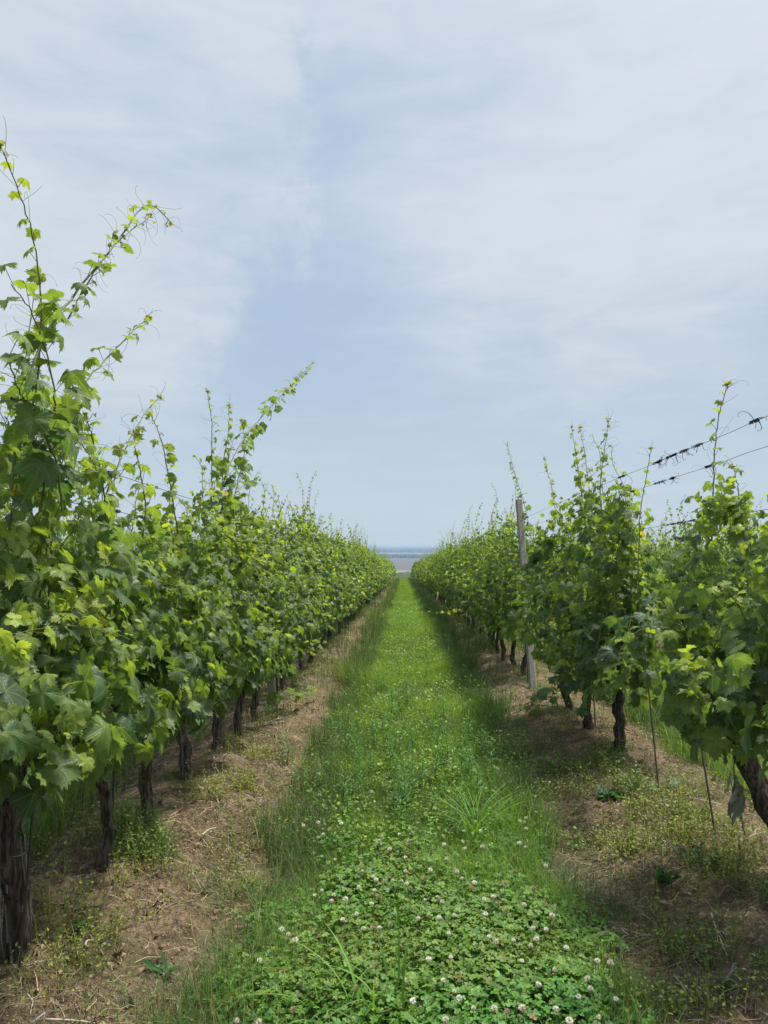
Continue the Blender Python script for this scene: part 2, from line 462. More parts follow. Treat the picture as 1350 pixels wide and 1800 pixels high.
def norm(v): return v/(np.linalg.norm(v, axis=-1, keepdims=True)+1e-9)
MATURE = np.array([0.050, 0.098, 0.044]); MIDG = np.array([0.120, 0.188, 0.040]); YOUNG = np.array([0.270, 0.345, 0.050])
def leaf_colors(youth, rs):
    y = np.clip(youth + rs.normal(0, 0.12, len(youth)), 0, 1)[:, None]
    c = np.where(y < 0.5, MATURE+(MIDG-MATURE)*y*2, MIDG+(YOUNG-MIDG)*(y-0.5)*2)
    c = c*rs.uniform(0.78, 1.25, (len(c), 1))
    yl = rs.uniform(0, 1, len(c)) < 0.0012
    c[yl] = np.array([0.40, 0.33, 0.04])
    return c
def put_leaves(acc, P, Nrm, Tip, S, C, lts, rs, use_uv=True):
    """leaf blades: base point P, upper-side normal, tip direction, width S"""
    N = norm(Nrm); T = norm(Tip - N*np.sum(Tip*N, 1)[:, None]); X = np.cross(T, N)
    k = rs.randint(0, len(lts), len(P))
    for i, (tv, tf, uv) in enumerate(lts):
        m = k == i
        acc.inst(tv, tf, P[m], X[m], T[m], N[m], S[m], C[m], uv)
def petioles(acc, A, B, r, col):
    d = B-A; L = np.linalg.norm(d, axis=1); Z = norm(d)
    ref = np.tile([0.3, 0.9, 0.1], (len(A), 1)); X = norm(np.cross(Z, ref)); Y = np.cross(Z, X)
    tv = PRISM_V
    v = A[:, None] + tv[None, :, 0:1]*r*X[:, None] + tv[None, :, 1:2]*r*Y[:, None] + tv[None, :, 2:3]*L[:, None, None]*Z[:, None]
    t = (PRISM_T[None]+(np.arange(len(A))*6)[:, None, None]).reshape(-1, 3)
    acc.add(v.reshape(-1, 3), t, col)

def smooth_path(pts, n):
    pts = np.asarray(pts, float)
    d = np.r_[0, np.cumsum(np.linalg.norm(np.diff(pts, axis=0), axis=1))]
    # Catmull-Rom
    P = np.vstack([2*pts[0]-pts[1], pts, 2*pts[-1]-pts[-2]])
    tt = np.linspace(0, len(pts)-1-1e-6, n); res = []
    for t in tt:
        i = int(t); f = t-i; p0, p1, p2, p3 = P[i], P[i+1], P[i+2], P[i+3]
        res.append(0.5*((2*p1)+(-p0+p2)*f+(2*p0-5*p1+4*p2-p3)*f*f+(-p0+3*p1-3*p2+p3)*f**3))
    return np.array(res)

def tendril(acc, p, d, L, rs, r=0.0011, curly=1.0, col=(0.16, 0.19, 0.06)):
    n = 16; pts = [np.array(p, float)]; d = np.array(d, float); d /= np.linalg.norm(d)+1e-9
    ax = rs.normal(0, 1, 3); ax -= d*ax.dot(d); ax /= np.linalg.norm(ax)
    for i in range(n):
        w = curly*(0.02 + 0.55*(i/n)**3)*rs.uniform(0.7, 1.3)
        d = d*cos(w)+np.cross(ax, d)*sin(w); d = d/np.linalg.norm(d)
        d[2] -= 0.03
        pts.append(pts[-1]+d*L/n)
    acc.tube(pts, np.linspace(r, r*0.55, n+1), col, 4, False)

def shoot_path(start, rs, length, flop):
    p = np.array(start, float); side = 1 if rs.rand() < 0.5 else -1
    d = np.array([side*rs.uniform(0.05, 0.5), rs.uniform(-0.35, 0.35), 1.0]); pts = [p.copy()]
    n = int(length/0.05)
    for i in range(n):
        s = i/n
        d = d+rs.normal(0, 0.10, 3)
        if flop: d[2] -= 0.10*s*2; d[0] += side*0.05
        else:
            d[2] += 0.08; d[0] -= p[0]*0.55
            if s > 0.85: d += np.array([rs.normal(0, .15), rs.normal(0, .15), -0.10])
        d /= np.linalg.norm(d); p = p+d*0.05; pts.append(p.copy())
    return np.array(pts), side

def dress_shoot(leaf, stem, pts, rs, lts, side, size0=0.12, size1=0.03, step=0.075, y0=0.2, y1=1.0, r0=0.0042, ns=6,
                tend=0.35, redstem=0.3, leafstart=0.0, tip_curl=True, lateral=0.0):
    """stem tube, alternate leaves on petioles, tendrils; pts is a dense polyline"""
    seg = np.r_[0, np.cumsum(np.linalg.norm(np.diff(pts, axis=0), axis=1))]; L = seg[-1]
    c0 = np.array([0.10, 0.060, 0.035]) if rs.rand() < redstem else np.array([0.09, 0.085, 0.03]); c1 = np.array([0.14, 0.20, 0.05])
    stem.tube(pts, np.linspace(r0, r0*0.35, len(pts)), (c0+c1)/2, ns, False)
    s = leafstart*L + rs.uniform(0, step); k = 0; A = []; B = []; Sz = []; Yo = []; Nn = []; Tp = []
    while s < L:
        f = s/L; p = np.array([np.interp(s, seg, pts[:, i]) for i in range(3)])
        q = np.array([np.interp(min(s+0.02, L), seg, pts[:, i]) for i in range(3)]); d = norm(q-p+1e-6)
        ra = rs.normal(0, 1, 3); perp = norm(np.cross(d, ra))
        out_ = norm(np.array([np.sign(p[0]) if abs(p[0]) > 0.05 else side, 0, 0])*0.6 + perp*(1 if k % 2 else -1))
        size = (size0+(size1-size0)*f**1.3)*rs.uniform(0.75, 1.2)
        pl = size*rs.uniform(0.5, 0.9)
        b = p+norm(out_+d*0.7+np.array([0, 0, 0.25]))*pl
        A.append(p); B.append(b); Sz.append(size); Yo.append(y0+(y1-y0)*f)
        nrm = norm(np.array([0, 0, 0.9])+out_*0.55+rs.normal(0, 0.42, 3))
        tp = out_+np.array([0, 0, -0.55])+rs.normal(0, 0.35, 3)
        Nn.append(nrm); Tp.append(tp)
        if rs.rand() < tend and f > 0.25:
            tendril(stem, p, -out_*0.8+d*0.8+rs.normal(0, 0.3, 3), rs.uniform(0.08, 0.19), rs, r=0.0009)
        k += 1; s += step*(1-0.35*f)*rs.uniform(0.8, 1.2)
    A, B = np.array(A), np.array(B)
    petioles(stem, A, B, 0.0013, (0.16, 0.13, 0.05))
    put_leaves(leaf, B, np.array(Nn), np.array(Tp), np.array(Sz), leaf_colors(np.array(Yo), rs), lts, rs)

def make_trunk(acc, rs, lean=(0, 0), r=0.042, top=0.78, ns=16, fork=True, cut=0.0, kink=0.03):
    n = 22 if ns > 8 else 8
    zz = np.linspace(-0.12, top, n); tt = (zz+0.12)/(top+0.12)
    wx = np.cumsum(rs.normal(0, kink/3, n)); wy = np.cumsum(rs.normal(0, kink/3, n))
    wx -= wx[2 if n > 3 else 0]; wy -= wy[2]
    pts = np.stack([lean[0]*tt+wx, lean[1]*tt+wy, zz], -1)
    rr = r*(1.0+0.55*np.exp(-(zz+0.05)/0.06)*0.8 - 0.22*tt + rs.normal(0, 0.05, n)); rr = np.maximum(rr, r*0.5)
    p1, p2, p3 = rs.uniform(0, 6.28, 3)
    def rough(i, th):
        return 1+(0.13+0.38*np.exp(-i/2.6))*np.sin(3*th+p1+i*0.12)+0.09*np.sin(7*th+p2-i*0.2)+0.05*np.sin(13*th+p3+i*0.35)
    acc.tube(pts, rr, (0.1, 0.08, 0.06), ns, True, rough if ns > 8 else None)
    tp = pts[-1]
    if fork:
        for s in (-1, 1):
            q = [tp-np.array([0, 0, 0.05]), tp+np.array([rs.normal(0, .02), s*0.09, 0.07]), tp+np.array([rs.normal(0, .03), s*0.25, 0.10]),
                 tp+np.array([rs.normal(0, .03), s*0.44, 0.10])]
            acc.tube(smooth_path(q, 10), np.linspace(r*0.62, r*0.28, 10), (0.1, 0.08, 0.06), max(6, ns//2), True)
    return tp

def fill_leaves(leaf, rs, n, lts, hw, z0, z1, hl, size, cx=0.0, top_youth=0.75):
    z = z0+(z1-z0)*rs.beta(1.15, 1.3, n); f = (z-z0)/(z1-z0)
    prof = np.where(f < 0.3, 0.62+f*1.25, 1.0-(np.clip((f-0.3)/0.7, 0, 1))**1.7*0.88)
    prof = np.clip(prof, 0.12, 1)
    y = rs.uniform(-hl, hl, n)
    lump = 1+0.30*np.sin(y*7.0+rs.uniform(0, 6))+0.20*np.sin(z*6.5+y*4+rs.uniform(0, 6))
    side = np.where(rs.rand(n) < 0.5, 1.0, -1.0)
    dep = 1-rs.rand(n)**1.6*0.75
    x = side*hw*prof*lump*dep + cx
    P = np.stack([x, y, z], -1)
    N = np.stack([side*rs.uniform(0.05, 1.1, n), rs.normal(0, 0.6, n), rs.uniform(0.0, 1.1, n)], -1)
    T = np.stack([side*0.35+rs.normal(0, 0.35, n), rs.normal(0, 0.5, n), -0.8*np.ones(n)+rs.normal(0, 0.3, n)], -1)
    yng = rs.rand(n) < 0.20+0.45*f
    S = size*rs.uniform(0.62, 1.18, n)*(1.14-0.45*f)*np.where(yng, 0.72, 1.0)
    youth = np.where(yng, rs.uniform(0.5, 1.0, n), rs.uniform(0.03, 0.42, n)+0.12*f)
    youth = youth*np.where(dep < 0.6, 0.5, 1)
    put_leaves(leaf, P, N, T, S, leaf_colors(youth, rs), lts, rs)
    # small pale leaves of the side shoots, in loose clusters over the outside
    m = n//2; q = rs.randint(0, n, m); k = rs.randint(0, max(4, m//7), m); cc = rs.randint(0, n, max(4, m//7))
    w = rs.rand(len(cc)) < 0.25+0.75*((P[cc, 2]-z0)/(z1-z0)); cc = cc[w] if w.sum() > 3 else cc
    c0 = P[cc[k % len(cc)]].copy(); c0[:, 0] = cx+(c0[:, 0]-cx)*1.12+np.sign(c0[:, 0]-cx)*0.03
    P2 = c0+rs.normal(0, 0.055, (m, 3))
    N2 = rs.normal(0, 0.7, (m, 3))+np.array([0, 0, .6]); N2[:, 0] += np.sign(c0[:, 0]-cx)*.4
    put_leaves(leaf, P2, N2, rs.normal(0, .8, (m, 3))+np.array([0, 0, -.2]), size*rs.uniform(0.25, 0.55, m), leaf_colors(rs.uniform(.5, 1.0, m), rs), lts, rs)
    return P

def grape_cluster(acc, p, rs, L=0.11):
    s = np.array([(0, 0, 1), (.94, 0, -.33), (-.47, .82, -.33), (-.47, -.82, -.33)]); f = np.array([(0, 1, 2), (0, 2, 3), (0, 3, 1), (1, 3, 2)])
    n = 60; t = rs.rand(n); rr = 0.022*(1-t*0.7); a = rs.uniform(0, 6.28, n)
    P = np.stack([p[0]+rr*np.cos(a), p[1]+rr*np.sin(a), p[2]-t*L], -1)
    I = np.tile(np.eye(3)[None], (n, 1, 1))
    acc.inst(s, f, P, I[:, 0], I[:, 1], I[:, 2], rs.uniform(0.003, 0.0045, n), np.tile([0.16, 0.22, 0.05], (n, 1)))
    acc.tube([p+np.array([0, 0, 0.04]), p-np.array([0, 0, L])], [0.0015, 0.0008], (0.14, 0.17, 0.05), 4, False)

def vine(rs, lod, label, group, loc, nshoot=13, nfill=380, hw=0.40, z0=0.50, z1=1.98, hl=0.52, size=0.135, tall=1.0,
         trunk_r=0.04, lean=(0, 0), clusters=0, shoot_step=0.075, cx=0.0, ztop=0.78, kink=0.03):
    """an Empty at the base with trunk, stem, foliage (and grape clusters) as its parts"""
    root = empty('grapevine', loc, label, 'grapevine', group)
    lts = (LT_HI, LT_MID, LT_FAR)[lod]
    tr, st, lf = Acc(), Acc(), Acc()
    tp = make_trunk(tr, rs, lean, trunk_r, ztop, (18, 9, 6)[lod], lod < 2, kink=kink)
    for i in range(nshoot):
        yy = -hl*0.85+2*hl*0.85*(i+rs.rand())/nshoot
        flop = rs.rand() < 0.28
        L = rs.uniform(0.6, 1.0) if flop else rs.uniform(0.85, 1.2)*tall*(z1-0.6)/1.25*(rs.uniform(1.2, 1.45) if rs.rand() < 0.28 else 1)
        pts, side = shoot_path((tp[0]+rs.normal(0, .03), yy, ztop+0.08), rs, L, flop)
        dress_shoot(lf, st, pts, rs, lts, side, size0=size*0.98, size1=0.035, step=shoot_step*(1, 1.25, 1.9)[lod], ns=(6, 4, 3)[lod],
                    tend=(0.30, 0.22, 0.0)[lod], y0=0.12, y1=0.95)
    fill_leaves(lf, rs, nfill, lts, hw, z0, z1, hl, size, cx=cx)
    link('trunk', tr.mesh('trunk', M_BARK), root)
    link('stem', st.mesh('stem', M_STEM), root)
    link('foliage', lf.mesh('foliage', M_LEAF if lod == 0 else M_LEAF_FAR), root)
    if clusters:
        for k in range(clusters):
            g = Acc(); grape_cluster(g, np.array([rs.choice([-1, 1])*rs.uniform(0.12, 0.26), rs.uniform(-0.4, 0.4), rs.uniform(0.72, 0.88)]), rs)
            link('grape_cluster', g.mesh('grape_cluster', M_STEM), root)
    return root

LX, RX = ROW0-PITCH_ROW, ROW0
R = np.random.RandomState(11)
G_L = 'grapevines of the row left of the path'; G_R = 'grapevines of the row right of the path'
G_L2 = 'grapevines of the second row on the left'; G_R2 = 'grapevines of the second row on the right'; G_R3 = 'grapevines of the third row on the right'
ORD = ['first', 'second', 'third', 'fourth', 'fifth', 'sixth', 'seventh', 'eighth', 'ninth', 'tenth', 'eleventh', 'twelfth', 'thirteenth', 'fourteenth']

# (distance, label, options)
left_near = [
    (1.98, 'large-leaved grapevine at the left picture edge, its trunk outside the picture', dict(z1=1.75, size=0.15, nfill=280, z0=0.62)),
    (2.80, 'tallest grapevine, at far left, with thick shaggy trunk and shoots high in the sky', dict(trunk_r=0.045, lean=(0.02, -0.08), z1=2.15, size=0.155, nfill=400, z0=0.66, clusters=3, nshoot=15, tall=1.05)),
    (3.57, 'left row grapevine with a straight dark slim trunk beside a thin black stake', dict(trunk_r=0.030, lean=(-0.0, 0.03), z1=1.72, nfill=380, z0=0.60, size=0.15, clusters=2)),
    (4.28, 'left row grapevine with an upright brown trunk between the staked vine and the bent trunk', dict(trunk_r=0.033, lean=(0.0, 0.02), z1=1.76, nfill=360, z0=0.56, size=0.14, clusters=1)),
    (5.15, 'left row grapevine with strongly bent dark trunk and a long shoot rising rightwards', dict(trunk_r=0.036, lean=(-0.24, -0.05), z1=1.98, nfill=420, size=0.135)),
    (5.85, 'left row grapevine with a thick trunk leaning right, crossed dry twigs at its foot', dict(trunk_r=0.042, lean=(0.06, 0.04), z1=2.02, nfill=420, size=0.13)),
]
right_near = [
    (3.42, 'nearest grapevine on the right, thick dark trunk, wilted leaves hanging from it', dict(trunk_r=0.052, cx=-0.2, z0=0.62, lean=(-0.30, 0.15), z1=1.82, size=0.15, nfill=440, clusters=4, kink=0.03, hl=0.6, hw=0.36)),
    (5.97, 'right row grapevine with a stout black trunk, first one behind the gap with the wires', dict(trunk_r=0.040, lean=(0.02, 0.0), z1=2.08, nfill=440, size=0.145, clusters=1, hl=0.45, hw=0.38, z0=0.42)),
    (6.80, 'right row grapevine with a slimmer trunk just behind the stout black one, tall shoots above', dict(trunk_r=0.036, z1=2.15, nfill=440, size=0.14, hw=0.46, hl=0.5)),
]
near_objs = {}
for side, X, lst, grp in (('L', LX, left_near, G_L), ('R', RX, right_near, G_R)):
    for d, lab, opt in lst:
        xx = X+(0.16 if (side, d) == ('R', 3.42) else 0)
        near_objs[(side, d)] = vine(R, 0, lab, grp, (xx, d, gz(xx, d)), **opt)
for i, d in enumerate([6.6, 7.4, 8.2, 9.0]):
    near_objs[('L', d)] = vine(R, 0, '%s grapevine behind the thick right-leaning trunk in the left row' % ORD[i], G_L, (LX, d, gz(LX, d)), z1=2.05, nfill=360, trunk_r=0.035, size=0.13, nshoot=12, shoot_step=0.085)
for i, d in enumerate([7.65, 10.3]):
    near_objs[('R', d)] = vine(R, 0, ['right row grapevine in dark leaf, standing just in front of the concrete post',
        'right row grapevine just behind the concrete post, its trunk left of the shaft'][i],
        G_R, (RX, d, gz(RX, d)), z1=2.1, nfill=340, trunk_r=0.036, size=0.13, nshoot=11, hl=0.42, hw=(0.34, 0.42)[i], shoot_step=0.085)

# middle distance prototypes, copied along the rows
def protos(lod, n, **kw):
    r = []
    for k in range(n):
        rs = np.random.RandomState(100+lod*50+k)
        r.append(vine(rs, lod, 'grapevine', 'x', (0, -200, 0), **kw))
    return r
MIDP = protos(1, 7, nshoot=14, nfill=430, z1=2.12, tall=1.05, trunk_r=0.036, size=0.135, z0=0.54, hw=0.44)
FARP = protos(2, 5, nshoot=8, nfill=300, z1=2.15, tall=1.15, trunk_r=0.038, size=0.16, hl=0.6, z0=0.50, hw=0.46)
used = set()
def place(proto, X, d, lab, grp, rs):
    root = proto if id(proto) not in used else copy_tree(proto)
    used.add(id(proto))
    root.location = (X+rs.normal(0, 0.03), d, gz(X, d)-0.01)
    root.rotation_euler = (0, 0, (0 if rs.rand() < 0.5 else pi)+rs.normal(0, 0.08))
    s = rs.uniform(0.93, 1.07); root.scale = (s*rs.uniform(0.9, 1.12), 1, s)
    tag(root, lab, 'grapevine', grp)
    return root
def row(X, d0, d1, sp, grp, where, first_lab=None):
    d = d0; i = 0
    while d < d1:
        lod = 0 if d < 34 else 1
        pr = (MIDP[R.randint(len(MIDP))] if lod == 0 else FARP[R.randint(len(FARP))])
        if first_lab and i < len(ORD): lab = first_lab % ORD[i]
        elif first_lab and d < 34: lab = 'middle distance grapevine of the %s, dark trunk under a green canopy' % where
        elif not first_lab: lab = 'grapevine of the %s, partly seen behind nearer vines' % where
        else: lab = 'small distant grapevine near the far end of the %s' % where
        place(pr, X, d, lab, grp, R)
        d += sp*R.uniform(0.9, 1.1); i += 1
row(LX, 9.85, 76, 0.88, G_L, 'left row', '%s grapevine beyond the left wooden post, in the left row')
row(RX, 11.2, 76, 0.88, G_R, 'right row', '%s grapevine behind the concrete post in the right row')
row(RX+PITCH_ROW, 8.2, 34, 0.92, G_R2, 'second row on the right')
row(LX-PITCH_ROW, 7.0, 26, 0.92, G_L2, 'second row on the left')
row(RX+2*PITCH_ROW, 13.0, 33, 0.95, G_R3, 'third row on the right')

# far end of both rows: too many and too small to tell apart
def far_rows():
    lf = Acc(); rs = np.random.RandomState(77)
    for X in (LX, RX):
        n = 5200
        y = rs.uniform(76, 108, n); z = 0.42+1.75*rs.beta(1.2, 1.0, n); f = (z-0.42)/1.75
        sd = np.where(rs.rand(n) < .5, 1., -1.)
        x = X+sd*0.46*np.clip(1-f**2.2*0.9, 0.1, 1)*(1-rs.rand(n)**2*.7)*(1+0.25*np.sin(y*6.7))
        z = z+0.12*np.sin(y*7.3)*f+(rs.rand(n) < 0.03)*rs.uniform(0, 0.4, n)
        P = np.stack([x, y, z+ground_z(np.full(n, X), y)], -1)
        N = np.stack([sd*rs.uniform(.2, 1, n), rs.normal(0, .5, n)-0.2, rs.uniform(.2, 1, n)], -1)
        T = np.stack([sd*.3, rs.normal(0, .5, n), -np.ones(n)], -1)
        put_leaves(lf, P, N, T, rs.uniform(.13, .2, n), leaf_colors(np.where(rs.rand(n) < .3+.3*f, .75, .2), rs), LT_FAR, rs)
        for yy in np.arange(76, 108, 1.0):
            g = gz(X, yy); lf.tube([[X, yy, g-.05], [X, yy, g+0.9]], [0.05, 0.04], (0.03, 0.025, 0.02), 5, False)
    tag(link('distant_vine_mass', lf.mesh('distant_vine_mass', M_LEAF_FAR)), 'far end of the vine rows where single vines merge into a green mass', kind='stuff')
far_rows()

# ------------------------------------------------------------------ hero shoots seen against the sky and in front of the rows
def hero(parent, pixels, X, size0=0.10, size1=0.03, step=0.075, tend=0.6, r0=0.0045, seed=0, label=None, Y=None, y0=0.35, y1=0.95, extra_tip=True, start=0.0):
    rs = np.random.RandomState(seed)
    pts = []
    for k, (px, py) in enumerate(pixels):
        pts.append(atY(px, py, Y) if Y is not None else atX(px, py, X if np.isscalar(X) else X[k]))
    pts = smooth_path(pts, 34)
    pts[3:-1] += rs.normal(0, 0.002, (30, 3))
    org = np.array(parent.location); pts = pts-org
    st, lf = Acc(), Acc()
    dress_shoot(lf, st, pts, rs, LT_HI, 1, size0, size1, step, y0, y1, r0, 7, tend, 0.8, start)
    if extra_tip:
        d = norm(pts[-1]-pts[-3])
        for k in range(4): tendril(st, pts[-1-k], d+rs.normal(0, 0.45, 3), rs.uniform(0.05, 0.14), rs, r=0.0010, curly=0.8)
        n = 7
        put_leaves(lf, pts[-1]+rs.normal(0, 0.008, (n, 3)), rs.normal(0, 1, (n, 3)), d+rs.normal(0, .5, (n, 3)), rs.uniform(.014, .03, n),
                   leaf_colors(np.full(n, .9), rs)*np.array([1.1, .85, 1.1]), LT_HI, rs)
    s = link('shoot', st.mesh('shoot', M_STEM), parent)
    if label: s['label'] = label
    link('foliage', lf.mesh('foliage', M_LEAF), s)
V1 = near_objs[('L', 2.80)]; V3 = near_objs[('L', 4.28)]; V2 = near_objs[('L', 3.57)]; V4 = near_objs[('L', 5.15)]; V5 = near_objs[('L', 5.85)]
hero(V1, [(40, 900), (55, 740), (72, 600), (68, 480), (45, 370), (0, 255)], -1.30, 0.13, 0.035, 0.085, 0.55, seed=1, label='longest shoot reaching up at the left edge')
hero(V1, [(20, 860), (35, 740), (75, 600), (140, 505), (195, 440), (245, 370), (272, 364), (300, 392)], -1.25, 0.11, 0.022, 0.085, 0.75, seed=2, r0=0.0058, label='long leaning shoot with an arched tip and tendrils')
hero(V1, [(120, 560), (165, 480), (215, 418), (265, 380)], -1.26, 0.05, 0.02, 0.09, 0.6, seed=3, r0=0.0035)
hero(V1, [(60, 800), (110, 715), (160, 660), (205, 612), (240, 575), (262, 560)], -1.28, 0.12, 0.03, 0.075, 0.7, seed=4)
hero(V1, [(20, 700), (70, 715), (115, 740), (150, 790), (172, 830)], -1.15, 0.11, 0.05, 0.085, 0.5, seed=5)
hero(V1, [(70, 900), (90, 780), (95, 680), (60, 560), (20, 500)], -1.22, 0.14, 0.09, 0.06, 0.4, seed=6, y0=0.1, y1=0.5, extra_tip=False)
hero(V1, [(110, 900), (95, 800), (40, 700), (10, 620)], -1.15, 0.15, 0.10, 0.06, 0.3, seed=7, y0=0.1, y1=0.4, extra_tip=False)
hero(V2, [(165, 960), (190, 860), (220, 790), (250, 735), (280, 697)], -1.35, 0.11, 0.03, 0.07, 0.6, seed=8)
hero(V2, [(190, 940), (180, 850), (165, 780), (150, 730)], -1.30, 0.11, 0.05, 0.07, 0.5, seed=9)
hero(V3, [(320, 980), (300, 860), (285, 780), (265, 728)], -1.35, 0.12, 0.03, 0.065, 0.5, seed=10)
hero(V4, [(370, 1000), (385, 880), (410, 805), (445, 750), (500, 690), (550, 637)], (-1.4, -1.38, -1.35, -1.33, -1.28, -1.22), 0.15, 0.03, 0.085, 0.5, seed=12, r0=0.006, label='long straight shoot leaning out over the row towards the right')
hero(V4, [(372, 900), (372, 800), (372, 740), (364, 688)], -1.38, 0.10, 0.03, 0.07, 0.6, seed=13)
hero(V4, [(390, 900), (392, 820), (402, 760), (402, 712)], -1.38, 0.10, 0.03, 0.07, 0.6, seed=14)
hero(V4, [(400, 940), (415, 860), (430, 790), (425, 740)], -1.36, 0.15, 0.06, 0.06, 0.3, seed=15, y0=0.2, y1=0.7)
hero(V3, [(250, 960), (255, 880), (240, 800), (235, 760)], -1.38, 0.12, 0.04, 0.07, 0.5, seed=16)
VR1 = near_objs[('R', 3.42)]; VR2 = near_objs[('R', 5.97)]; VR3 = near_objs[('R', 6.8)]; VR5 = near_objs[('R', 10.3)]
hero(VR1, [(1250, 980), (1254, 880), (1256, 800), (1264, 730), (1280, 674)], 1.62, 0.12, 0.03, 0.085, 0.5, seed=21, label='single shoot standing up through the two wires')
hero(VR1, [(1310, 960), (1300, 880), (1290, 820)], 1.60, 0.12, 0.05, 0.07, 0.4, seed=22)
hero(VR2, [(1125, 1110), (1122, 1000), (1126, 900), (1136, 840), (1145, 787)], 1.69, 0.11, 0.03, 0.10, 0.4, seed=23)
hero(VR2, [(1060, 950), (1055, 860), (1062, 800), (1070, 740)], 1.62, 0.12, 0.03, 0.065, 0.7, seed=24)
hero(VR2, [(1045, 950), (1036, 860), (1028, 800), (1020, 750)], 1.62, 0.12, 0.03, 0.06, 0.6, seed=25)
hero(VR3, [(1030, 940), (1022, 860), (1012, 800), (1005, 750)], 1.64, 0.12, 0.03, 0.065, 0.6, seed=26)
hero(VR3, [(980, 920), (970, 860), (957, 806)], 1.66, 0.11, 0.03, 0.07, 0.6, seed=27)
hero(VR5, [(935, 950), (920, 880), (903, 825), (891, 780)], 1.60, 0.10, 0.03, 0.09, 0.6, seed=28)
hero(VR2, [(1120, 960), (1100, 890), (1085, 850)], 1.6, 0.14, 0.08, 0.06, 0.3, seed=29, y0=.1, y1=.5)
hero(VR5, [(880, 1050), (830, 1062), (795, 1075), (752, 1078)], None, 0.15, 0.05, 0.16, 0.3, seed=30, Y=12.5, y0=0.7, y1=1.0, r0=0.005, label='stray shoot reaching out over the path')
V7 = near_objs[('L', 6.6)]
hero(V7, [(455, 1225), (490, 1222), (520, 1222), (553, 1212)], (-1.35, -1.2, -1.1, -1.0), 0.12, 0.05, 0.06, 0.3, seed=31, y0=0.3, y1=0.8, label='low shoot trailing over the soil')
hero(VR2, [(1060, 1150), (1010, 1190), (975, 1220), (930, 1240)], (1.55, 1.4, 1.35, 1.3), 0.15, 0.09, 0.06, 0.2, seed=32, y0=0.0, y1=0.4, extra_tip=False)
hero(VR3, [(985, 960), (955, 975), (930, 1000), (915, 1040)], (1.5, 1.46, 1.43, 1.4), 0.15, 0.09, 0.035, 0.2, seed=38, y0=0.0, y1=0.6, extra_tip=False)
hero(VR3, [(980, 1030), (950, 1060), (930, 1090), (918, 1115)], (1.5, 1.46, 1.43, 1.4), 0.15, 0.09, 0.035, 0.2, seed=39, y0=0.0, y1=0.5, extra_tip=False)
hero(VR3, [(960, 930), (945, 980), (930, 1030), (920, 1075)], (1.5, 1.45, 1.42, 1.4), 0.15, 0.09, 0.035, 0.2, seed=37, y0=0.1, y1=0.7, extra_tip=False)
hero(VR2, [(1110, 1080), (1100, 1130), (1090, 1175), (1075, 1215)], (1.5, 1.44, 1.42, 1.42), 0.15, 0.09, 0.045, 0.2, seed=34, y0=0.0, y1=0.4, extra_tip=False)
hero(VR2, [(1060, 1080), (1050, 1140), (1040, 1200), (1035, 1250)], (1.5, 1.44, 1.42, 1.42), 0.15, 0.09, 0.045, 0.2, seed=35, y0=0.0, y1=0.4, extra_tip=False)
hero(VR2, [(1150, 1060), (1140, 1120), (1120, 1165), (1110, 1190)], (1.6, 1.5, 1.5, 1.5), 0.15, 0.09, 0.045, 0.2, seed=36, y0=0.0, y1=0.4, extra_tip=False)
hero(VR1, [(1330, 1150), (1300, 1230), (1310, 1290), (1290, 1330)], 1.45, 0.13, 0.09, 0.06, 0.2, seed=33, y0=0.2, y1=0.7, extra_tip=False)

# wilted leaves hanging under the nearest right vine
def wilted():
    rs = np.random.RandomState(8); a = Acc(); org = np.array(VR1.location)
    p0 = atX(1296, 1265, 1.58)-org; p1 = atX(1290, 1360, 1.58)-org; p2 = atX(1300, 1400, 1.58)-org
    a.tube(smooth_path([p0, p1, p2], 8), [0.003]*8, (0.16, 0.10, 0.05), 5)
    n = 20
    P = p1+np.outer(rs.uniform(0.1, 1.0, n), p2-p1)+rs.normal(0, 0.012, (n, 3))
    P[11:] -= np.array([0, 0, 0.07]); P += np.array([0, 0, .02]); 
    N = np.stack([rs.normal(0, 1, n), rs.normal(0, 1, n), rs.normal(0, .15, n)], -1)
    T = np.stack([rs.normal(0, .33, n), rs.normal(0, .33, n), -np.ones(n)], -1)
    cr = []
    for k in range(4):                                            # crumpled, half-rolled blades
        yy = np.linspace(0, 1, 9); ww = .20*np.sin(pi*np.clip(yy*.92+.06, 0, 1))**.8*rs.uniform(.7, 1.2, 9)
        cols = [(-1, .10), (-.5, -.02), (0, .05), (.5, -.03), (1, .12)]
        tv = np.array([[w_*ww[i]*.8+.03*sin(9*yy[i]+k), yy[i], z_*2.2*ww[i]+.04*sin(14*yy[i]+w_*3)] for i in range(9) for (w_, z_) in cols]); tf = []
        for i in range(8):
            for j in range(4): a0 = i*5+j; tf += [(a0, a0+1, a0+6), (a0, a0+6, a0+5)]
        cr.append((tv, np.array(tf), np.zeros((45, 3))))
    put_leaves(a, P, N, T, rs.uniform(.07, .12, n), np.array([0.27, 0.28, 0.20])*rs.uniform(.7, 1.2, (n, 1)), cr, rs)
    o = link('wilted_leaf_bunch', a.mesh('wilted', M_STRAW), VR1); o['label'] = 'grey-green wilted leaves hanging on a broken shoot'
wilted()

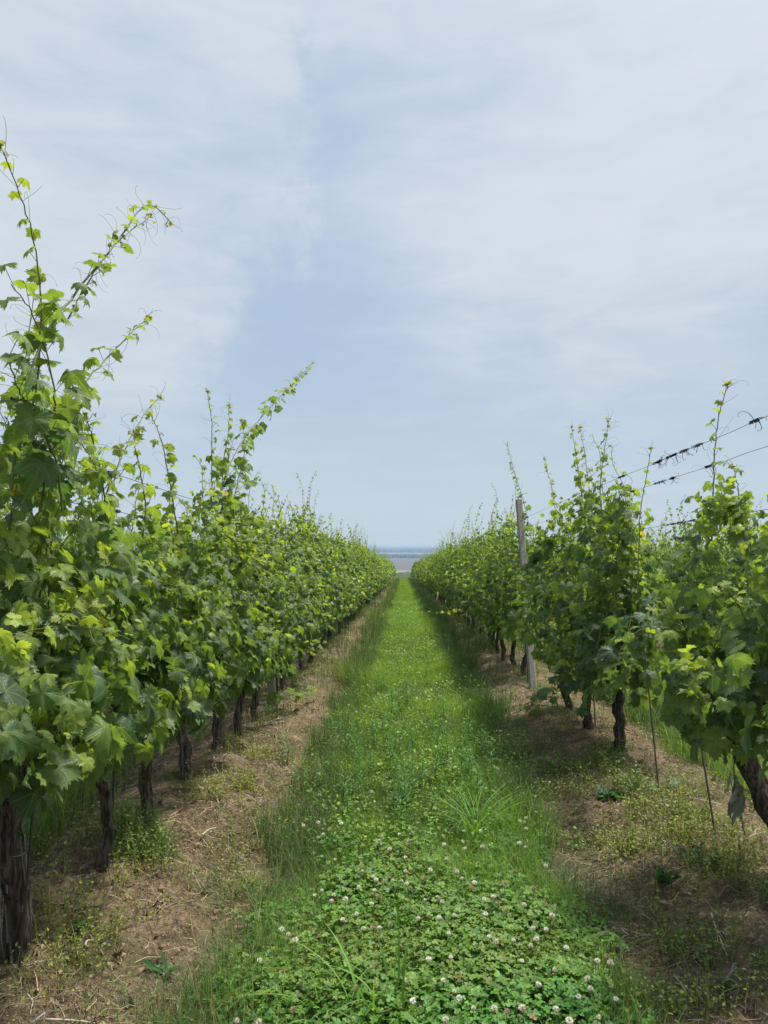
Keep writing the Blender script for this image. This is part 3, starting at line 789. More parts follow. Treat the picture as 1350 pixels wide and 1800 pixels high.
# peeling bark and wire ties on the thick left trunk
def trunk_detail():
    rs = np.random.RandomState(4); a = Acc()
    for k in range(60):
        th = rs.uniform(0, 2*pi); z = rs.uniform(0.02, 0.62); L = rs.uniform(0.06, 0.22); w = rs.uniform(.0012, .0045)
        r = 0.042; n = 7; pts = []
        lift = rs.uniform(0.0, 0.012)
        for i in range(n):
            t = i/(n-1); rr = r+0.004+lift*t*t
            zz = z-L*t
            cx = 0.02*(zz+.12)/.9; cy = -0.08*(zz+.12)/.9
            pts.append((cx+rr*cos(th+0.3*t), cy+rr*sin(th+0.3*t), zz))
        pts = np.array(pts); tg = np.array([-sin(th), cos(th), 0])*w
        v = np.concatenate([pts-tg, pts+tg]); t = []
        for i in range(n-1): t += [(i, i+1, n+i+1), (i, n+i+1, n+i)]
        a.add(v, t, np.array([0.22, 0.20, 0.17])*rs.uniform(.35, 1.3))
    link('peeling_bark', a.mesh('peeling_bark', M_STRAW), V1)
    for z in (0.40, 0.62):
        b = Acc(); th = np.linspace(0, 2*pi, 26)
        cx = 0.02*(z+.12)/.9; cy = -0.08*(z+.12)/.9
        b.tube(np.stack([cx+0.050*np.cos(th), cy+0.050*np.sin(th), z+0.008*np.sin(2*th)], -1), 0.0016, (0.22, 0.21, 0.2), 5, False)
        link('wire_tie', b.mesh('wire_tie', M_IRON), V1)
trunk_detail()

# ------------------------------------------------------------------ posts, stakes, wires
def post(pb, ptop, X, w, label, mat=M_CONC, holes=True):
    b = atX(*pb, X); t = atX(*ptop, X)
    b[2] = gz(b[0], b[1])-0.1
    root = empty('vineyard_post', (b[0], b[1], b[2]), label, 'post', 'posts of the vine trellis')
    d = t-b; L = np.linalg.norm(d); Z = d/L; Xa = norm(np.cross([0, 1., 0], Z)); Ya = np.cross(Z, Xa)
    R3 = np.stack([Xa, Ya, Z], 1)
    a = Acc(); h = w/2; n = 10; c = 0.16*w; V = []; 
    ring = [(-h+c, -h), (h-c, -h), (h, -h+c), (h, h-c), (h-c, h), (-h+c, h), (-h, h-c), (-h, -h+c)]
    rs = np.random.RandomState(3)
    for i in range(n+1):
        for (x, y) in ring:
            k = 1+rs.normal(0, 0.012); V.append((x*k, y*k, L*i/n))
    V = np.array(V)@R3.T; T = []
    for i in range(n):
        for j in range(8):
            a0 = i*8+j; a1 = i*8+(j+1) % 8; T += [(a0, a1, a1+8), (a0, a1+8, a0+8)]
    for j in range(1, 7): T.append((n*8, n*8+j, n*8+j+1))
    a.add(V, T, (0.3, 0.3, 0.3))
    link('shaft', a.mesh('shaft', mat, False), root)
    if holes:
        for k in range(9):
            q = Acc(); p = R3@np.array([0, -h-0.001, L*(0.2+0.085*k)])
            th = np.linspace(0, 2*pi, 9)[:-1]
            q.tube(np.array([p+R3@np.array([0, 0.004, 0]), p+R3@np.array([0, -0.001, 0])]), 0.006, (0.02, 0.02, 0.02), 8)
            link('wire_hole', q.mesh('wire_hole', M_IRON), root)
    return root
post((938, 1202), (912, 880), RX-0.10, 0.085, 'pale concrete post with a row of wire holes, leaning left in the right vine row')
post((478, 1236), (472, 918), LX+0.02, 0.085, 'grey-brown post top showing above the leaves in the left row', holes=False)
for X, d in ((RX, 17.0), (LX, 15.5), (RX, 24.0), (LX, 23.0), (RX, 31.0), (LX, 30.5)):
    z = gz(X, d); a = Acc(); a.box((0, 0, 1.0), (0.045, 0.045, 1.02), (0.3, 0.3, 0.3)); 
    for k in range(4): a.box((0, 0, 2.02+0.004*k), (0.042-0.004*k, 0.042-0.004*k, 0.003), (0.3, 0.3, 0.3))
    r = empty('vineyard_post', (X, d, z-0.03), 'grey trellis post buried in the leaves of the %s row, about %d steps on' % ('right' if X > 0 else 'left', int(d/0.75)), 'post', 'posts of the vine trellis')
    link('shaft', a.mesh('shaft', M_CONC, False), r)

def stake(pb, pt, X, r, label, X2=None, name='metal_stake'):
    b = atX(*pb, X); t = atX(*pt, X2 if X2 is not None else X)
    L = t-b; b2 = b-L*0.04; b2[2] = min(b2[2], gz(b[0], b[1])-0.03)
    a = Acc(); n = 40; pts = np.linspace(b2, t, n)-b2; pts[:, 0] += 0.004*np.sin(np.linspace(0, 3, n))
    rr = r*(1+0.10*(np.arange(n) % 2))
    a.tube(pts, rr, (0.055, 0.040, 0.035), 8)
    o = link(name, a.mesh(name, M_IRON), loc=b2); tag(o, label, 'stake', 'thin iron stakes beside the vines')
stake((1262, 1468), (1210, 1185), 1.60, 0.0055, 'rusty iron stake leaning left, the nearest one on the right', 1.64)
stake((1158, 1372), (1126, 1090), 1.66, 0.0052, 'tall thin iron stake leaning left between the gap and the nearest right vine', 1.70)
stake((1090, 1312), (1078, 1170), 1.72, 0.005, 'short iron stake close against the stout black trunk')
stake((1047, 1290), (1040, 1180), 1.75, 0.005, 'thin stake beside the slimmer right trunk')
stake((928, 1195), (924, 1120), 1.62, 0.006, 'thin stake between a dark trunk and the concrete post')
stake((193, 1482), (200, 1330), -1.45, 0.0055, 'straight black stake beside the slim trunk on the left')
stake((33, 1655), (60, 1390), -1.38, 0.0055, 'rusty stake leaning against the thick shaggy trunk')
stake((380, 1350), (384, 1270), -1.47, 0.005, 'thin dark stake left of the right-leaning trunk')
stake((487, 1240), (486, 1180), -1.42, 0.008, 'pale short stick at the foot of the left row', name='wooden_stake')

def wire(X, z, d0, d1, r, label, sag=0.015, clumps=(), seed=0):
    rs = np.random.RandomState(seed)
    ys = np.arange(d0, d1, 0.25)
    zz = z-SLOPE*ys-sag*np.abs(np.sin(ys*pi/7))+rs.normal(0, 0.0015, len(ys))
    xx = X+rs.normal(0, 0.002, len(ys))
    a = Acc(); pts = np.stack([xx, ys, zz], -1)-np.array([X, d0, zz[0]])
    a.tube(pts, r, (0.05, 0.045, 0.045), 6)
    root = link('trellis_wire', a.mesh('trellis_wire', M_IRON), loc=(X, d0, zz[0]))
    tag(root, label, 'wire', 'trellis wires')
    for (yc, ln, n) in clumps:                                   # dried tendrils wound on the wire
        b = Acc()
        for k in range(n):
            y0 = yc+rs.normal(0, ln/3); i = y0-d0
            p = np.array([0, i, np.interp(y0, ys, zz)-zz[0]])
            # coil round the wire
            th = np.linspace(0, rs.uniform(6, 16), 26); q = np.stack([0.0055*np.cos(th)*rs.uniform(.7, 1.6), np.linspace(0, rs.uniform(.015, .05), 26), 0.0055*np.sin(th)*rs.uniform(.7, 1.6)], -1)
            b.tube(p+q, 0.0016, (0.03, 0.02, 0.022), 4, False)
            if rs.rand() < 0.5: tendril(b, p, rs.normal(0, 1, 3)+np.array([0, 0, -.6]), rs.uniform(0.04, 0.12), rs, r=0.0016, curly=1.6, col=(0.03, 0.02, 0.022))
        o = link('dried_tendril', b.mesh('dried_tendril', M_IRON), root)
wire(RX-0.04, 2.15, 1.0, 40, 0.0013, 'highest wire on the right, with dark dried tendrils wound round it', 0.01, [(3.45, .08, 8), (4.35, .10, 8), (4.55, .12, 12), (4.8, .12, 12), (5.55, .12, 10), (4.15, .1, 6)], 1)
wire(RX+0.04, 2.04, 1.0, 40, 0.0013, 'second highest wire on the right, running just under the top one', 0.01, [(4.2, .1, 6), (4.75, .05, 9), (5.05, .2, 6), (5.6, .05, 6)], 2)
wire(RX-0.05, 1.74, 1.0, 40, 0.0013, 'upper of the two wires crossing the right gap behind the leaves', 0.02, [(4.5, .4, 12), (3.9, .2, 8)], 3)
wire(RX+0.05, 1.66, 1.0, 40, 0.0013, 'lower of the two wires crossing the right gap behind the leaves', 0.02, [(4.6, .4, 8)], 4)
wire(LX+0.05, 1.92, 1.0, 40, 0.0015, 'upper wire of the left row, seen against the sky between shoots', 0.01, [(3.2, .12, 10), (3.5, .1, 6), (4.1, .2, 5)], 5)
wire(LX+0.04, 1.74, 1.0, 40, 0.0015, 'lower wire of the left row, half hidden in leaves', 0.01, [(3.6, .1, 5), (4.0, .1, 6)], 6)

# ------------------------------------------------------------------ grass
def zone(x, y):
    """0 centre of the path .. 1 at its edge"""
    rd = row_dist(x); return 1-sstep(rd, 0.75, 1.25)
def blades(acc, P, H, Wd, bend, az, C, seg=4, twist=None, tipw=0.12):
    N = len(P); t = np.linspace(0, 1, seg+1)
    dx, dy = np.cos(az), np.sin(az)
    hor = bend[:, None]*H[:, None]*(t[None]**2)
    ver = H[:, None]*(t[None]-0.45*np.minimum(bend, 1.3)[:, None]*t[None]**2.4)
    cx = P[:, 0:1]+hor*dx[:, None]; cy = P[:, 1:2]+hor*dy[:, None]; cz = P[:, 2:3]+ver
    ph = az+pi/2+(twist if twist is not None else 0)
    wx = np.cos(ph)[:, None]*Wd[:, None]*(1-t[None]**1.6*(1-tipw))/2; wy = np.sin(ph)[:, None]*Wd[:, None]*(1-t[None]**1.6*(1-tipw))/2
    a = np.stack([cx-wx, cy-wy, cz], -1); b = np.stack([cx+wx, cy+wy, cz], -1)
    v = np.stack([a, b], 2).reshape(N, -1, 3); k = v.shape[1]
    T = []
    for i in range(seg): T += [(2*i, 2*i+1, 2*i+3), (2*i, 2*i+3, 2*i+2)]
    T = np.array(T)
    t_ = (T[None]+(np.arange(N)*k)[:, None, None]).reshape(-1, 3)
    cc = C[:, None, :]*np.linspace(0.75, 1.15, seg+1)[None, :, None]
    cc = np.repeat(cc, 2, 1)
    acc.add(v.reshape(-1, 3), t_, cc.reshape(-1, 3))
GB = np.array([0.115, 0.215, 0.032]); GY = np.array([0.20, 0.325, 0.038]); GD = np.array([0.058, 0.110, 0.032]); GS = np.array([0.32, 0.27, 0.14])
def grass():
    a = Acc(); rs = np.random.RandomState(21)
    def lay(x0, x1, y0, y1, dens, hs, ws, seg, mode='path'):
        n = int((x1-x0)*(y1-y0)*dens)
        x = rs.uniform(x0, x1, n); y = rs.uniform(y0, y1, n)
        clump = fbm(x*2.2, y*1.6, 61, 3)
        rd = soil_dist(x, y)+fbm(x*3, y*1.6, 71, 3)*0.30
        e = zone(x, y)
        keep = np.maximum(sstep(rd, 0.50, 0.72), 0.16*sstep(y, 5, 13)*(fbm(x*1.7, y*1.1, 64, 2) > -.1))*np.clip(0.75+clump*1.2, 0.1, 1) > rs.rand(n)
        # clover takes over the near centre
        cl = clover_mask(x, y)
        keep &= rs.rand(n) > cl*0.12
        x, y, rd, e, clump = x[keep], y[keep], rd[keep], e[keep], clump[keep]; n = len(x)
        tuft = sstep(fbm(x*1.5, y*0.8, 83, 2), 0.1, 0.5)
        H = hs*(0.5+0.7*e+0.8*tuft)*rs.uniform(0.4, 1.4, n)
        H *= 1+0.55*e*sstep(y, 7, 14)
        H *= 1+0.35*clover_mask(x, y)
        P = np.stack([x, y, ground_z(x, y)-0.005], -1)
        w = ws*rs.uniform(0.6, 1.5, n)
        mixv = np.clip(0.5*(1-e)+0.25+fbm(x*1.1, y*.7, 90, 3)*1.1+rs.normal(0, .18, n)+0.45*sstep(y, 5, 9)*(1-e)-0.5*e*sstep(y, 6, 12), 0, 1)[:, None]
        C = np.where(mixv < .5, GD+(GB-GD)*mixv*2, GB+(GY-GB)*(mixv-.5)*2)*rs.uniform(.75, 1.25, (n, 1))
        dry = rs.rand(n) < 0.035+0.12*e*(x < 0)
        C[dry] = GS*rs.uniform(.6, 1.1, (dry.sum(), 1))
        blades(a, P, H, w, np.abs(rs.normal(0.45, 0.35, n)), rs.uniform(0, 2*pi, n), C, seg, rs.normal(0, .5, n))
    lay(-1.3, 1.4, 1.9, 4.0, 11000, 0.125, 0.0030, 4)
    lay(-1.5, 1.6, 4.0, 7.5, 7500, 0.135, 0.0036, 4)
    lay(-1.7, 1.9, 7.5, 14, 3200, 0.125, 0.0050, 3)
    lay(-1.7, 1.9, 14, 30, 1500, 0.14, 0.0085, 2)
    lay(-1.5, 1.7, 30, 108, 420, 0.16, 0.018, 2)
    # neighbouring alleys, seen under the canopies
    lay(2.1, 4.5, 3.0, 16, 1500, 0.26, 0.0060, 3)
    lay(-4.3, -1.9, 2.2, 14, 1500, 0.26, 0.0060, 3)
    lay(2.1, 4.5, 16, 40, 350, 0.22, 0.014, 2)
    lay(-4.3, -1.9, 14, 36, 350, 0.22, 0.014, 2)
    lay(5.2, 7.6, 9, 34, 350, 0.22, 0.014, 2)
    lay(-7.4, -5.0, 8, 24, 300, 0.22, 0.014, 2)
    tag(link('grass', a.mesh('grass', M_GRASS)), 'green grass growing along the path and the alleys beside the rows', kind='stuff')
def clover_mask(x, y):
    c = 1-sstep(np.hypot((x-0.12)/0.95, (y-2.6)/2.0), 0.35, 1.05)
    return np.clip(c*1.15+(fbm(x*3.4, y*2.6, 51, 3))*1.3*(c > 0.01), 0, 1)
grass()

def clover():
    a = Acc(); st = Acc(); rs = np.random.RandomState(33)
    n = 105000; x = rs.uniform(-1.0, 1.25, n); y = 1.9+rs.rand(n)**1.2*3.8
    keep = clover_mask(x, y)*0.62*sstep(soil_dist(x, y), .5, .75) > rs.rand(n); x, y = x[keep], y[keep]; n = len(x)
    h = rs.uniform(0.03, 0.085, n)+0.05*fbm(x*7, y*7, 5, 3)
    g = ground_z(x, y)
    top = np.stack([x+rs.normal(0, .01, n), y+rs.normal(0, .01, n), g+h], -1)
    # leaflet template: notched oval with slight fold
    k = 9; th = np.linspace(-pi, pi, k+1)[:-1]
    lx = 0.5*np.sin(th)*(1-0.12*np.cos(th)); ly = 0.55-0.5*np.cos(th)
    tv = np.concatenate([[[0, 0.5, -0.03]], np.stack([lx, ly, 0.22*np.abs(lx)+0.0*lx], -1)])
    i = np.arange(k); tf = np.stack([np.zeros(k, int), 1+i, 1+(i+1) % k], -1)
    e1 = tv[tf[:, 1]]-tv[tf[:, 0]]; e2 = tv[tf[:, 2]]-tv[tf[:, 0]]; nzz = e1[:, 0]*e2[:, 1]-e1[:, 1]*e2[:, 0]; tf[nzz < 0] = tf[nzz < 0][:, ::-1]
    Z = norm(np.stack([rs.normal(0, .28, n), rs.normal(-.05, .28, n), np.ones(n)], -1))
    az = rs.uniform(0, 2*pi, n); s = rs.uniform(.007, .0155, n)
    base = np.array([0.128, 0.205, 0.032]); c = base*rs.uniform(.6, 1.45, (n, 1)); c[:, 0] *= rs.uniform(.65, 1.05, n)*(1+0.4*fbm(x*2, y*2, 58, 2)); s *= 1+0.5*fbm(x*4, y*4, 59, 2)
    dr = rs.rand(n) < .012; c[dr] = np.array([.26, .20, .09])*rs.uniform(.6, 1.1, (dr.sum(), 1))
    for j in range(3):
        t = np.stack([np.cos(az+j*2.09), np.sin(az+j*2.09), rs.uniform(-.15, .25, n)], -1)
        Y = norm(t-Z*np.sum(t*Z, 1)[:, None]); X = np.cross(Y, Z)
        a.inst(tv, tf, top, X, Y, Z, s, c)
    petioles(a, np.stack([x, y, g], -1), top, 0.0007, (0.07, 0.13, 0.03))
    tag(link('clover_leaf_carpet', a.mesh('clover_leaf_carpet', M_HERB)), 'dense carpet of three-lobed clover leaves in the near middle of the path', kind='stuff')
clover()

def clover_flowers():
    z7 = [(362,410),(430,393),(540,398),(455,449),(488,430),(412,541),(510,570),(732,460),(720,480),(815,450),(855,500),(770,520),(1028,498),(1128,515),(1203,435),(1208,510),(845,560),(1040,567),(1190,587),(963,618),(1060,610),(1090,628),(638,625),(845,625),(935,660),(1112,660),(690,650),(705,665),(740,682),(783,668),(825,672),(850,685),(622,698),(698,715),(1172,680),(1162,710),(1318,680),(447,716),(415,740),(504,738),(494,768),(560,757),(717,748),(683,780),(996,748),(1018,770),(938,761),(1217,757),(1264,748),(1283,775),(612,827),(547,855),(955,840),(1003,845),(1078,835),(905,848),(1225,828),(1323,806),(645,897),(690,893),(723,895),(773,876),(393,895),(257,903),(289,926),(322,953),(545,932),(1050,920),(1242,935),(1275,960),(152,1048),(265,1097),(700,1075),(955,1042),(1059,1033),(843,1143),(610,1180),(1025,1143),(1077,1195),(1100,1228),(880,1240),(310,1285),(1168,1275),(1265,1277),(1327,1290),(1035,1328),(148,1340),(45,1335)]
    z8 = [(203,152),(170,222),(200,240),(140,290),(295,330),(153,352),(237,437),(193,515),(325,565),(235,625),(297,632),(143,682),(250,675),(225,708),(393,718),(183,780),(540,780),(585,760),(602,790),(337,822),(424,834),(493,862),(261,893),(508,913),(450,950),(183,1005),(343,1008),(629,962),(547,1047),(407,1065)]
    pts = [(400+x/2.7, 1300+y/2.7) for x, y in z7]+[(850+x/2.7, 1400+y/2.7) for x, y in z8]
    rs = np.random.RandomState(9)
    prot = []
    for kind, (cw, cb, nn) in enumerate([((0.85, 0.85, 0.72), (0.60, 0.46, 0.36), 70), ((0.76, 0.70, 0.58), (0.48, 0.28, 0.20), 60), ((0.40, 0.28, 0.18), (0.26, 0.14, 0.08), 45)]):
        hd = Acc(); n = nn
        # florets: slim spindles all round a ball, the lower ones drooping and brown
        u = (np.arange(n)+.5)/n; cosf = 1-1.75*u if kind == 0 else 1-1.9*u; phi = np.arange(n)*2.39996
        sn = np.sqrt(np.clip(1-cosf**2, 0, 1)); D = np.stack([sn*np.cos(phi), sn*np.sin(phi), cosf], -1)
        D = norm(D+rs.normal(0, .1, (n, 3)))
        droop = np.clip(-cosf*1.2+(0.1 if kind else -0.3), 0, 1)[:, None]
        Z = norm(D*(1-droop)+np.array([0, 0, -1.0])*droop+D*0.25)
        X = norm(np.cross(Z, np.array([0.2, 0.9, 0.3])+0*Z)); Y = np.cross(Z, X)
        tv = np.array([[0, 0, 0], [.14, 0, .45], [-.07, .12, .45], [-.07, -.12, .45], [0.05, 0.03, 1.0]])
        tf = np.array([(0, 2, 1), (0, 3, 2), (0, 1, 3), (1, 2, 4), (2, 3, 4), (3, 1, 4)])
        c = np.where(cosf[:, None] < -0.15, np.array(cb), np.array(cw))*rs.uniform(.85, 1.15, (n, 1))
        hd.inst(tv, tf, D*0.0028, X, Y, Z, np.full(n, .0078), c)
        r = empty('clover_flower', (0, -100, 0), 'x', 'clover flower')
        link('flower_head', hd.mesh('flower_head', M_PETAL, False), r)
        sm = Acc(); sm.tube(smooth_path([(0.006, 0.004, -0.13), (0.004, 0, -0.06), (0, 0, 0.0)], 6), 0.0009, (0.08, 0.14, 0.04), 5)
        link('flower_stem', sm.mesh('flower_stem', M_STEM), r)
        prot.append(r)
    lab = ['round cream-white clover flower head standing among the clover leaves', 'white clover flower with pinkish-brown drooping lower florets', 'withered brown clover flower head']
    first = [True]*3
    for i, (px, py) in enumerate(pts):
        kd = int(rs.choice([0, 1, 2], p=[.46, .36, .18]))
        # march down the ray until 7-11 cm above the ground
        r = ray(px, py); hh = rs.uniform(.10, .145); t = 1.0
        for _ in range(400):
            p = np.array([0, 0, CAM_Z])+r*t
            if p[2]-gz(p[0], p[1]) < hh: break
            t += 0.02
        o = prot[kd] if first[kd] else copy_tree(prot[kd]); first[kd] = False
        o.location = p; o.rotation_euler = (rs.normal(0, .15), rs.normal(0, .15), rs.uniform(0, 6.28))
        s = rs.uniform(0.85, 1.45); o.scale = (s, s, s*rs.uniform(.85, 1.05))
        tag(o, lab[kd], 'clover flower', ['cream clover flowers', 'pinkish clover flowers', 'withered clover flowers'][kd])
clover_flowers()

# ------------------------------------------------------------------ litter, berm weeds, sticks, tufts, herbs
def litter():
    a = Acc(); rs = np.random.RandomState(44)
    for (x0, x1, y0, y1, dens, L, w) in [(-2.3, -0.55, 1.9, 6.5, 2600, .09, .0020), (0.65, 2.5, 2.0, 7.5, 2900, .09, .0020), (-2.3, -.6, 6.5, 16, 700, .14, .004),
                                         (0.85, 2.5, 7.5, 18, 700, .14, .004), (-2.1, -.7, 16, 45, 120, .22, .009), (0.95, 2.4, 18, 45, 120, .22, .009)]:
        n = int((x1-x0)*(y1-y0)*dens); x = rs.uniform(x0, x1, n); y = rs.uniform(y0, y1, n)
        k = (1-sstep(soil_dist(x, y), .55, .95))*np.clip(.55+fbm(x*2, y*2, 14, 3)*1.6, .03, 1) > rs.rand(n); x, y = x[k], y[k]; n = len(x)
        az = rs.uniform(0, 2*pi, n); Ln = L*rs.lognormal(-.3, .55, n); cu = rs.normal(0, .5, n)
        tt = np.linspace(-.5, .5, 4)
        X = x[:, None]+np.cos(az[:, None]+cu[:, None]*tt)*Ln[:, None]*tt; Y = y[:, None]+np.sin(az[:, None]+cu[:, None]*tt)*Ln[:, None]*tt
        Z = ground_z(X, Y)+.003+np.abs(rs.normal(0, .010, n))[:, None]+(rs.normal(0, .10, n)*Ln)[:, None]*tt
        wv = w*rs.uniform(.3, 1.1, n)/2
        px = -np.sin(az)*wv; py = np.cos(az)*wv
        A_ = np.stack([X-px[:, None], Y-py[:, None], Z], -1); B_ = np.stack([X+px[:, None], Y+py[:, None], Z+.001], -1)
        v = np.stack([A_, B_], 2).reshape(n, 8, 3); T = []
        for i in range(3): T += [(2*i, 2*i+1, 2*i+3), (2*i, 2*i+3, 2*i+2)]
        t = (np.array(T)[None]+(np.arange(n)*8)[:, None, None]).reshape(-1, 3)
        c = np.array([0.25, 0.19, 0.118])*rs.lognormal(-.3, .7, (n, 1)); c = np.minimum(c, .55)
        a.add(v.reshape(-1, 3), t, np.repeat(c, 8, 0))
    tag(link('straw_litter', a.mesh('straw_litter', M_STRAW)), 'dry brown grass stalks and straw lying on the bare soil under the vines', kind='stuff')
    # dry leaf and clod crumbs
    b = Acc()
    n = 26000; x = np.where(rs.rand(n) < .5, rs.uniform(-2.3, -.6, n), rs.uniform(.7, 2.6, n)); y = 1.9+rs.rand(n)**1.6*9
    k = 1-sstep(soil_dist(x, y), .5, .9) > rs.rand(n); x, y = x[k], y[k]; n = len(x)
    ov = np.array([(1, 0, 0), (-1, 0, 0), (0, 1, 0), (0, -1, 0), (0, 0, .8), (0, 0, -.8)], float)
    of = np.array([(0, 2, 4), (2, 1, 4), (1, 3, 4), (3, 0, 4), (2, 0, 5), (1, 2, 5), (3, 1, 5), (0, 3, 5)])
    X = norm(rs.normal(0, 1, (n, 3))); Y = norm(np.cross(X, rs.normal(0, 1, (n, 3))))*rs.uniform(.5, 1, (n, 1)); Z = np.cross(X, Y)*.7
    s = np.minimum(rs.lognormal(-5.3, .7, n), .03)
    b.inst(ov, of, np.stack([x, y, ground_z(x, y)+s*.2], -1), X, Y, Z, s, np.array([.22, .15, .09])*rs.uniform(.55, 1.5, (n, 1)))
    tag(link('soil_crumbs', b.mesh('soil_crumbs', M_STRAW, False)), 'small clods and crumbs of brown soil on the bare strips', kind='stuff')
litter()

OVAL_V = np.array([[0, 0, 0], [.28, .25, .04], [.36, .6, .05], [.0, 1.0, -.1], [-.36, .6, .05], [-.28, .25, .04], [0, .5, -.02]])
OVAL_T = np.array([(0, 1, 6), (1, 2, 6), (2, 3, 6), (3, 4, 6), (4, 5, 6), (5, 0, 6)])
LANCE_V = np.array([[0, 0, 0], [.07, .3, .02], [.08, .6, .0], [0, 1, -.18], [-.08, .6, 0.], [-.07, .3, .02], [0, .45, -.02]])
def herb_leaves(acc, P, D, S, C, tmpl=OVAL_V, rs=None):
    n = len(P); T = norm(D); up = np.tile([0, 0, 1.0], (n, 1))+rs.normal(0, .35, (n, 3)); N = norm(up-T*np.sum(up*T, 1)[:, None]); X = np.cross(T, N)
    acc.inst(tmpl, OVAL_T, P, X, T, N, S, C)
def berm_weeds():
    a = Acc(); rs = np.random.RandomState(55)
    # clumps of small yellow-green leaves
    cl = []
    def region(pxs, n, sp, hmul=1.0, tone=0.6):
        for _ in range(n):
            px, py = pxs[rs.randint(len(pxs))]; px += rs.normal(0, sp); py += rs.normal(0, sp*.5)
            r = ray(px, py)
            if r[2] >= -0.05: continue
            t = (CAM_Z)/(-r[2]); 
            p = r*t; t2 = (CAM_Z-gz(p[0], p[1]))/(-r[2]); p = r*t2
            cl.append((p[0], p[1], hmul, tone))
    region([(100, 1620), (110, 1690), (150, 1650), (260, 1560), (200, 1540)], 24, 24, 1.0, .75)
    region([(200, 1490), (250, 1490), (225, 1455), (240, 1520)], 60, 20, 1.5, .35)
    region([(370, 1390), (420, 1310), (440, 1390), (470, 1330), (395, 1375)], 36, 18, 1.0, .85)
    region([(450, 1450), (420, 1500), (400, 1560), (470, 1400), (520, 1330), (540, 1290)], 40, 22, .8, .6)
    region([(1050, 1490), (1150, 1430), (1200, 1420), (1180, 1480), (1100, 1520), (1250, 1470), (1300, 1530), (1330, 1560), (1000, 1400)], 110, 40, 1.1, .7)
    region([(920, 1310), (960, 1340), (940, 1380), (1000, 1380), (900, 1290), (860, 1250)], 90, 26, 1.1, .25)
    region([(1080, 1380), (1060, 1340), (1120, 1400)], 40, 24, 1.1, .3)
    region([(1220, 1670), (1180, 1660), (1240, 1690), (1320, 1750), (1200, 1780), (1150, 1790)], 36, 24, 1.0, .5)
    region([(560, 1160), (600, 1120), (520, 1200), (575, 1180)], 24, 14, 1.0, .5)
    # scattered over berms further along and in the next rows
    for _ in range(1250):
        X = [LX, RX, RX, RX+PITCH_ROW, LX-PITCH_ROW][rs.randint(5)]; cl.append((X+rs.normal(0, .45), 2.4+27*rs.rand()**1.3, rs.uniform(.6, 1.5), rs.uniform(.1, .8)))
    for (x, y, hm, tone) in cl:
        if y < 1.9 or rs.rand() < 0.25: continue
        hm *= rs.uniform(.6, 1.4); tone = np.clip(tone+rs.normal(0, .2), 0, 1)
        n = rs.randint(18, 70); sp = 0.05*rs.uniform(.6, 1.8)*(1+.03*y)
        bx = x+rs.normal(0, sp, n); by = y+rs.normal(0, sp, n)
        h = hm*rs.uniform(.01, .10, n); g = ground_z(bx, by)
        P = np.stack([bx, by, g+h], -1); az = rs.uniform(0, 2*pi, n)
        D = np.stack([np.cos(az), np.sin(az), rs.normal(.1, .4, n)], -1)
        c0 = np.array([.055, .12, .025])*(1-tone)+np.array([.23, .26, .05])*tone
        c = c0*rs.uniform(.65, 1.35, (n, 1))
        S = rs.uniform(.005, .014, n)*(1+.06*y)*(.8+.3*hm)
        herb_leaves(a, P, D, S, c, OVAL_V, rs)
        m = n//4; petioles(a, np.stack([bx[:m]*.5+x*.5, by[:m]*.5+y*.5, ground_z(bx[:m], by[:m])-.005], -1), P[:m], .0009*(1+.05*y), c0*.9)
        # blades in the clump
        nb = n//5; blades(a, np.stack([bx[:nb], by[:nb], g[:nb]], -1), h[:nb]*1.6+.03, np.full(nb, .0028*(1+.05*y)), np.abs(rs.normal(.5, .3, nb)), az[:nb], c[:nb], 3)
    tag(link('berm_weeds', a.mesh('berm_weeds', M_HERB)), 'low yellow-green weeds scattered over the bare soil under the vine rows', kind='stuff')
berm_weeds()
def path_herbs():
    a = Acc(); rs = np.random.RandomState(57)
    m = 1500
    cx = rs.uniform(-1.0, 1.2, m); cy = 4.2+rs.rand(m)**1.5*30
    for x, y in zip(cx, cy):
        if row_dist(np.array([x]))[0] < .66: continue
        n = rs.randint(8, 26); k = (1+.05*y); sp = .035*rs.uniform(.6, 1.8)*k
        bx = x+rs.normal(0, sp, n); by = y+rs.normal(0, sp, n); h = rs.uniform(.02, .13, n)*rs.uniform(.6, 1.3)
        az = rs.uniform(0, 2*pi, n); D = np.stack([np.cos(az), np.sin(az), rs.normal(.35, .4, n)], -1)
        tone = rs.rand(); c0 = np.array([.07, .16, .03])*(1-tone)+np.array([.21, .33, .045])*tone
        herb_leaves(a, np.stack([bx, by, ground_z(bx, by)+h], -1), D, rs.uniform(.010, .027, n)*k, c0*rs.uniform(.7, 1.3, (n, 1)), OVAL_V if rs.rand() < .5 else LANCE_V*np.array([1.6, 1, 1]), rs)
    tag(link('path_herbs', a.mesh('path_herbs', M_HERB)), 'small broad and narrow leaved herbs mixed through the grass of the path', kind='stuff')
path_herbs()

def on_ground(px, py, h=0.0):
    r = ray(px, py); t = (CAM_Z)/(-r[2])
    for _ in range(6):
        p = r*t; t = (CAM_Z-h-gz(p[0], p[1]))/(-r[2])
    return np.array([0, 0, CAM_Z])+r*t

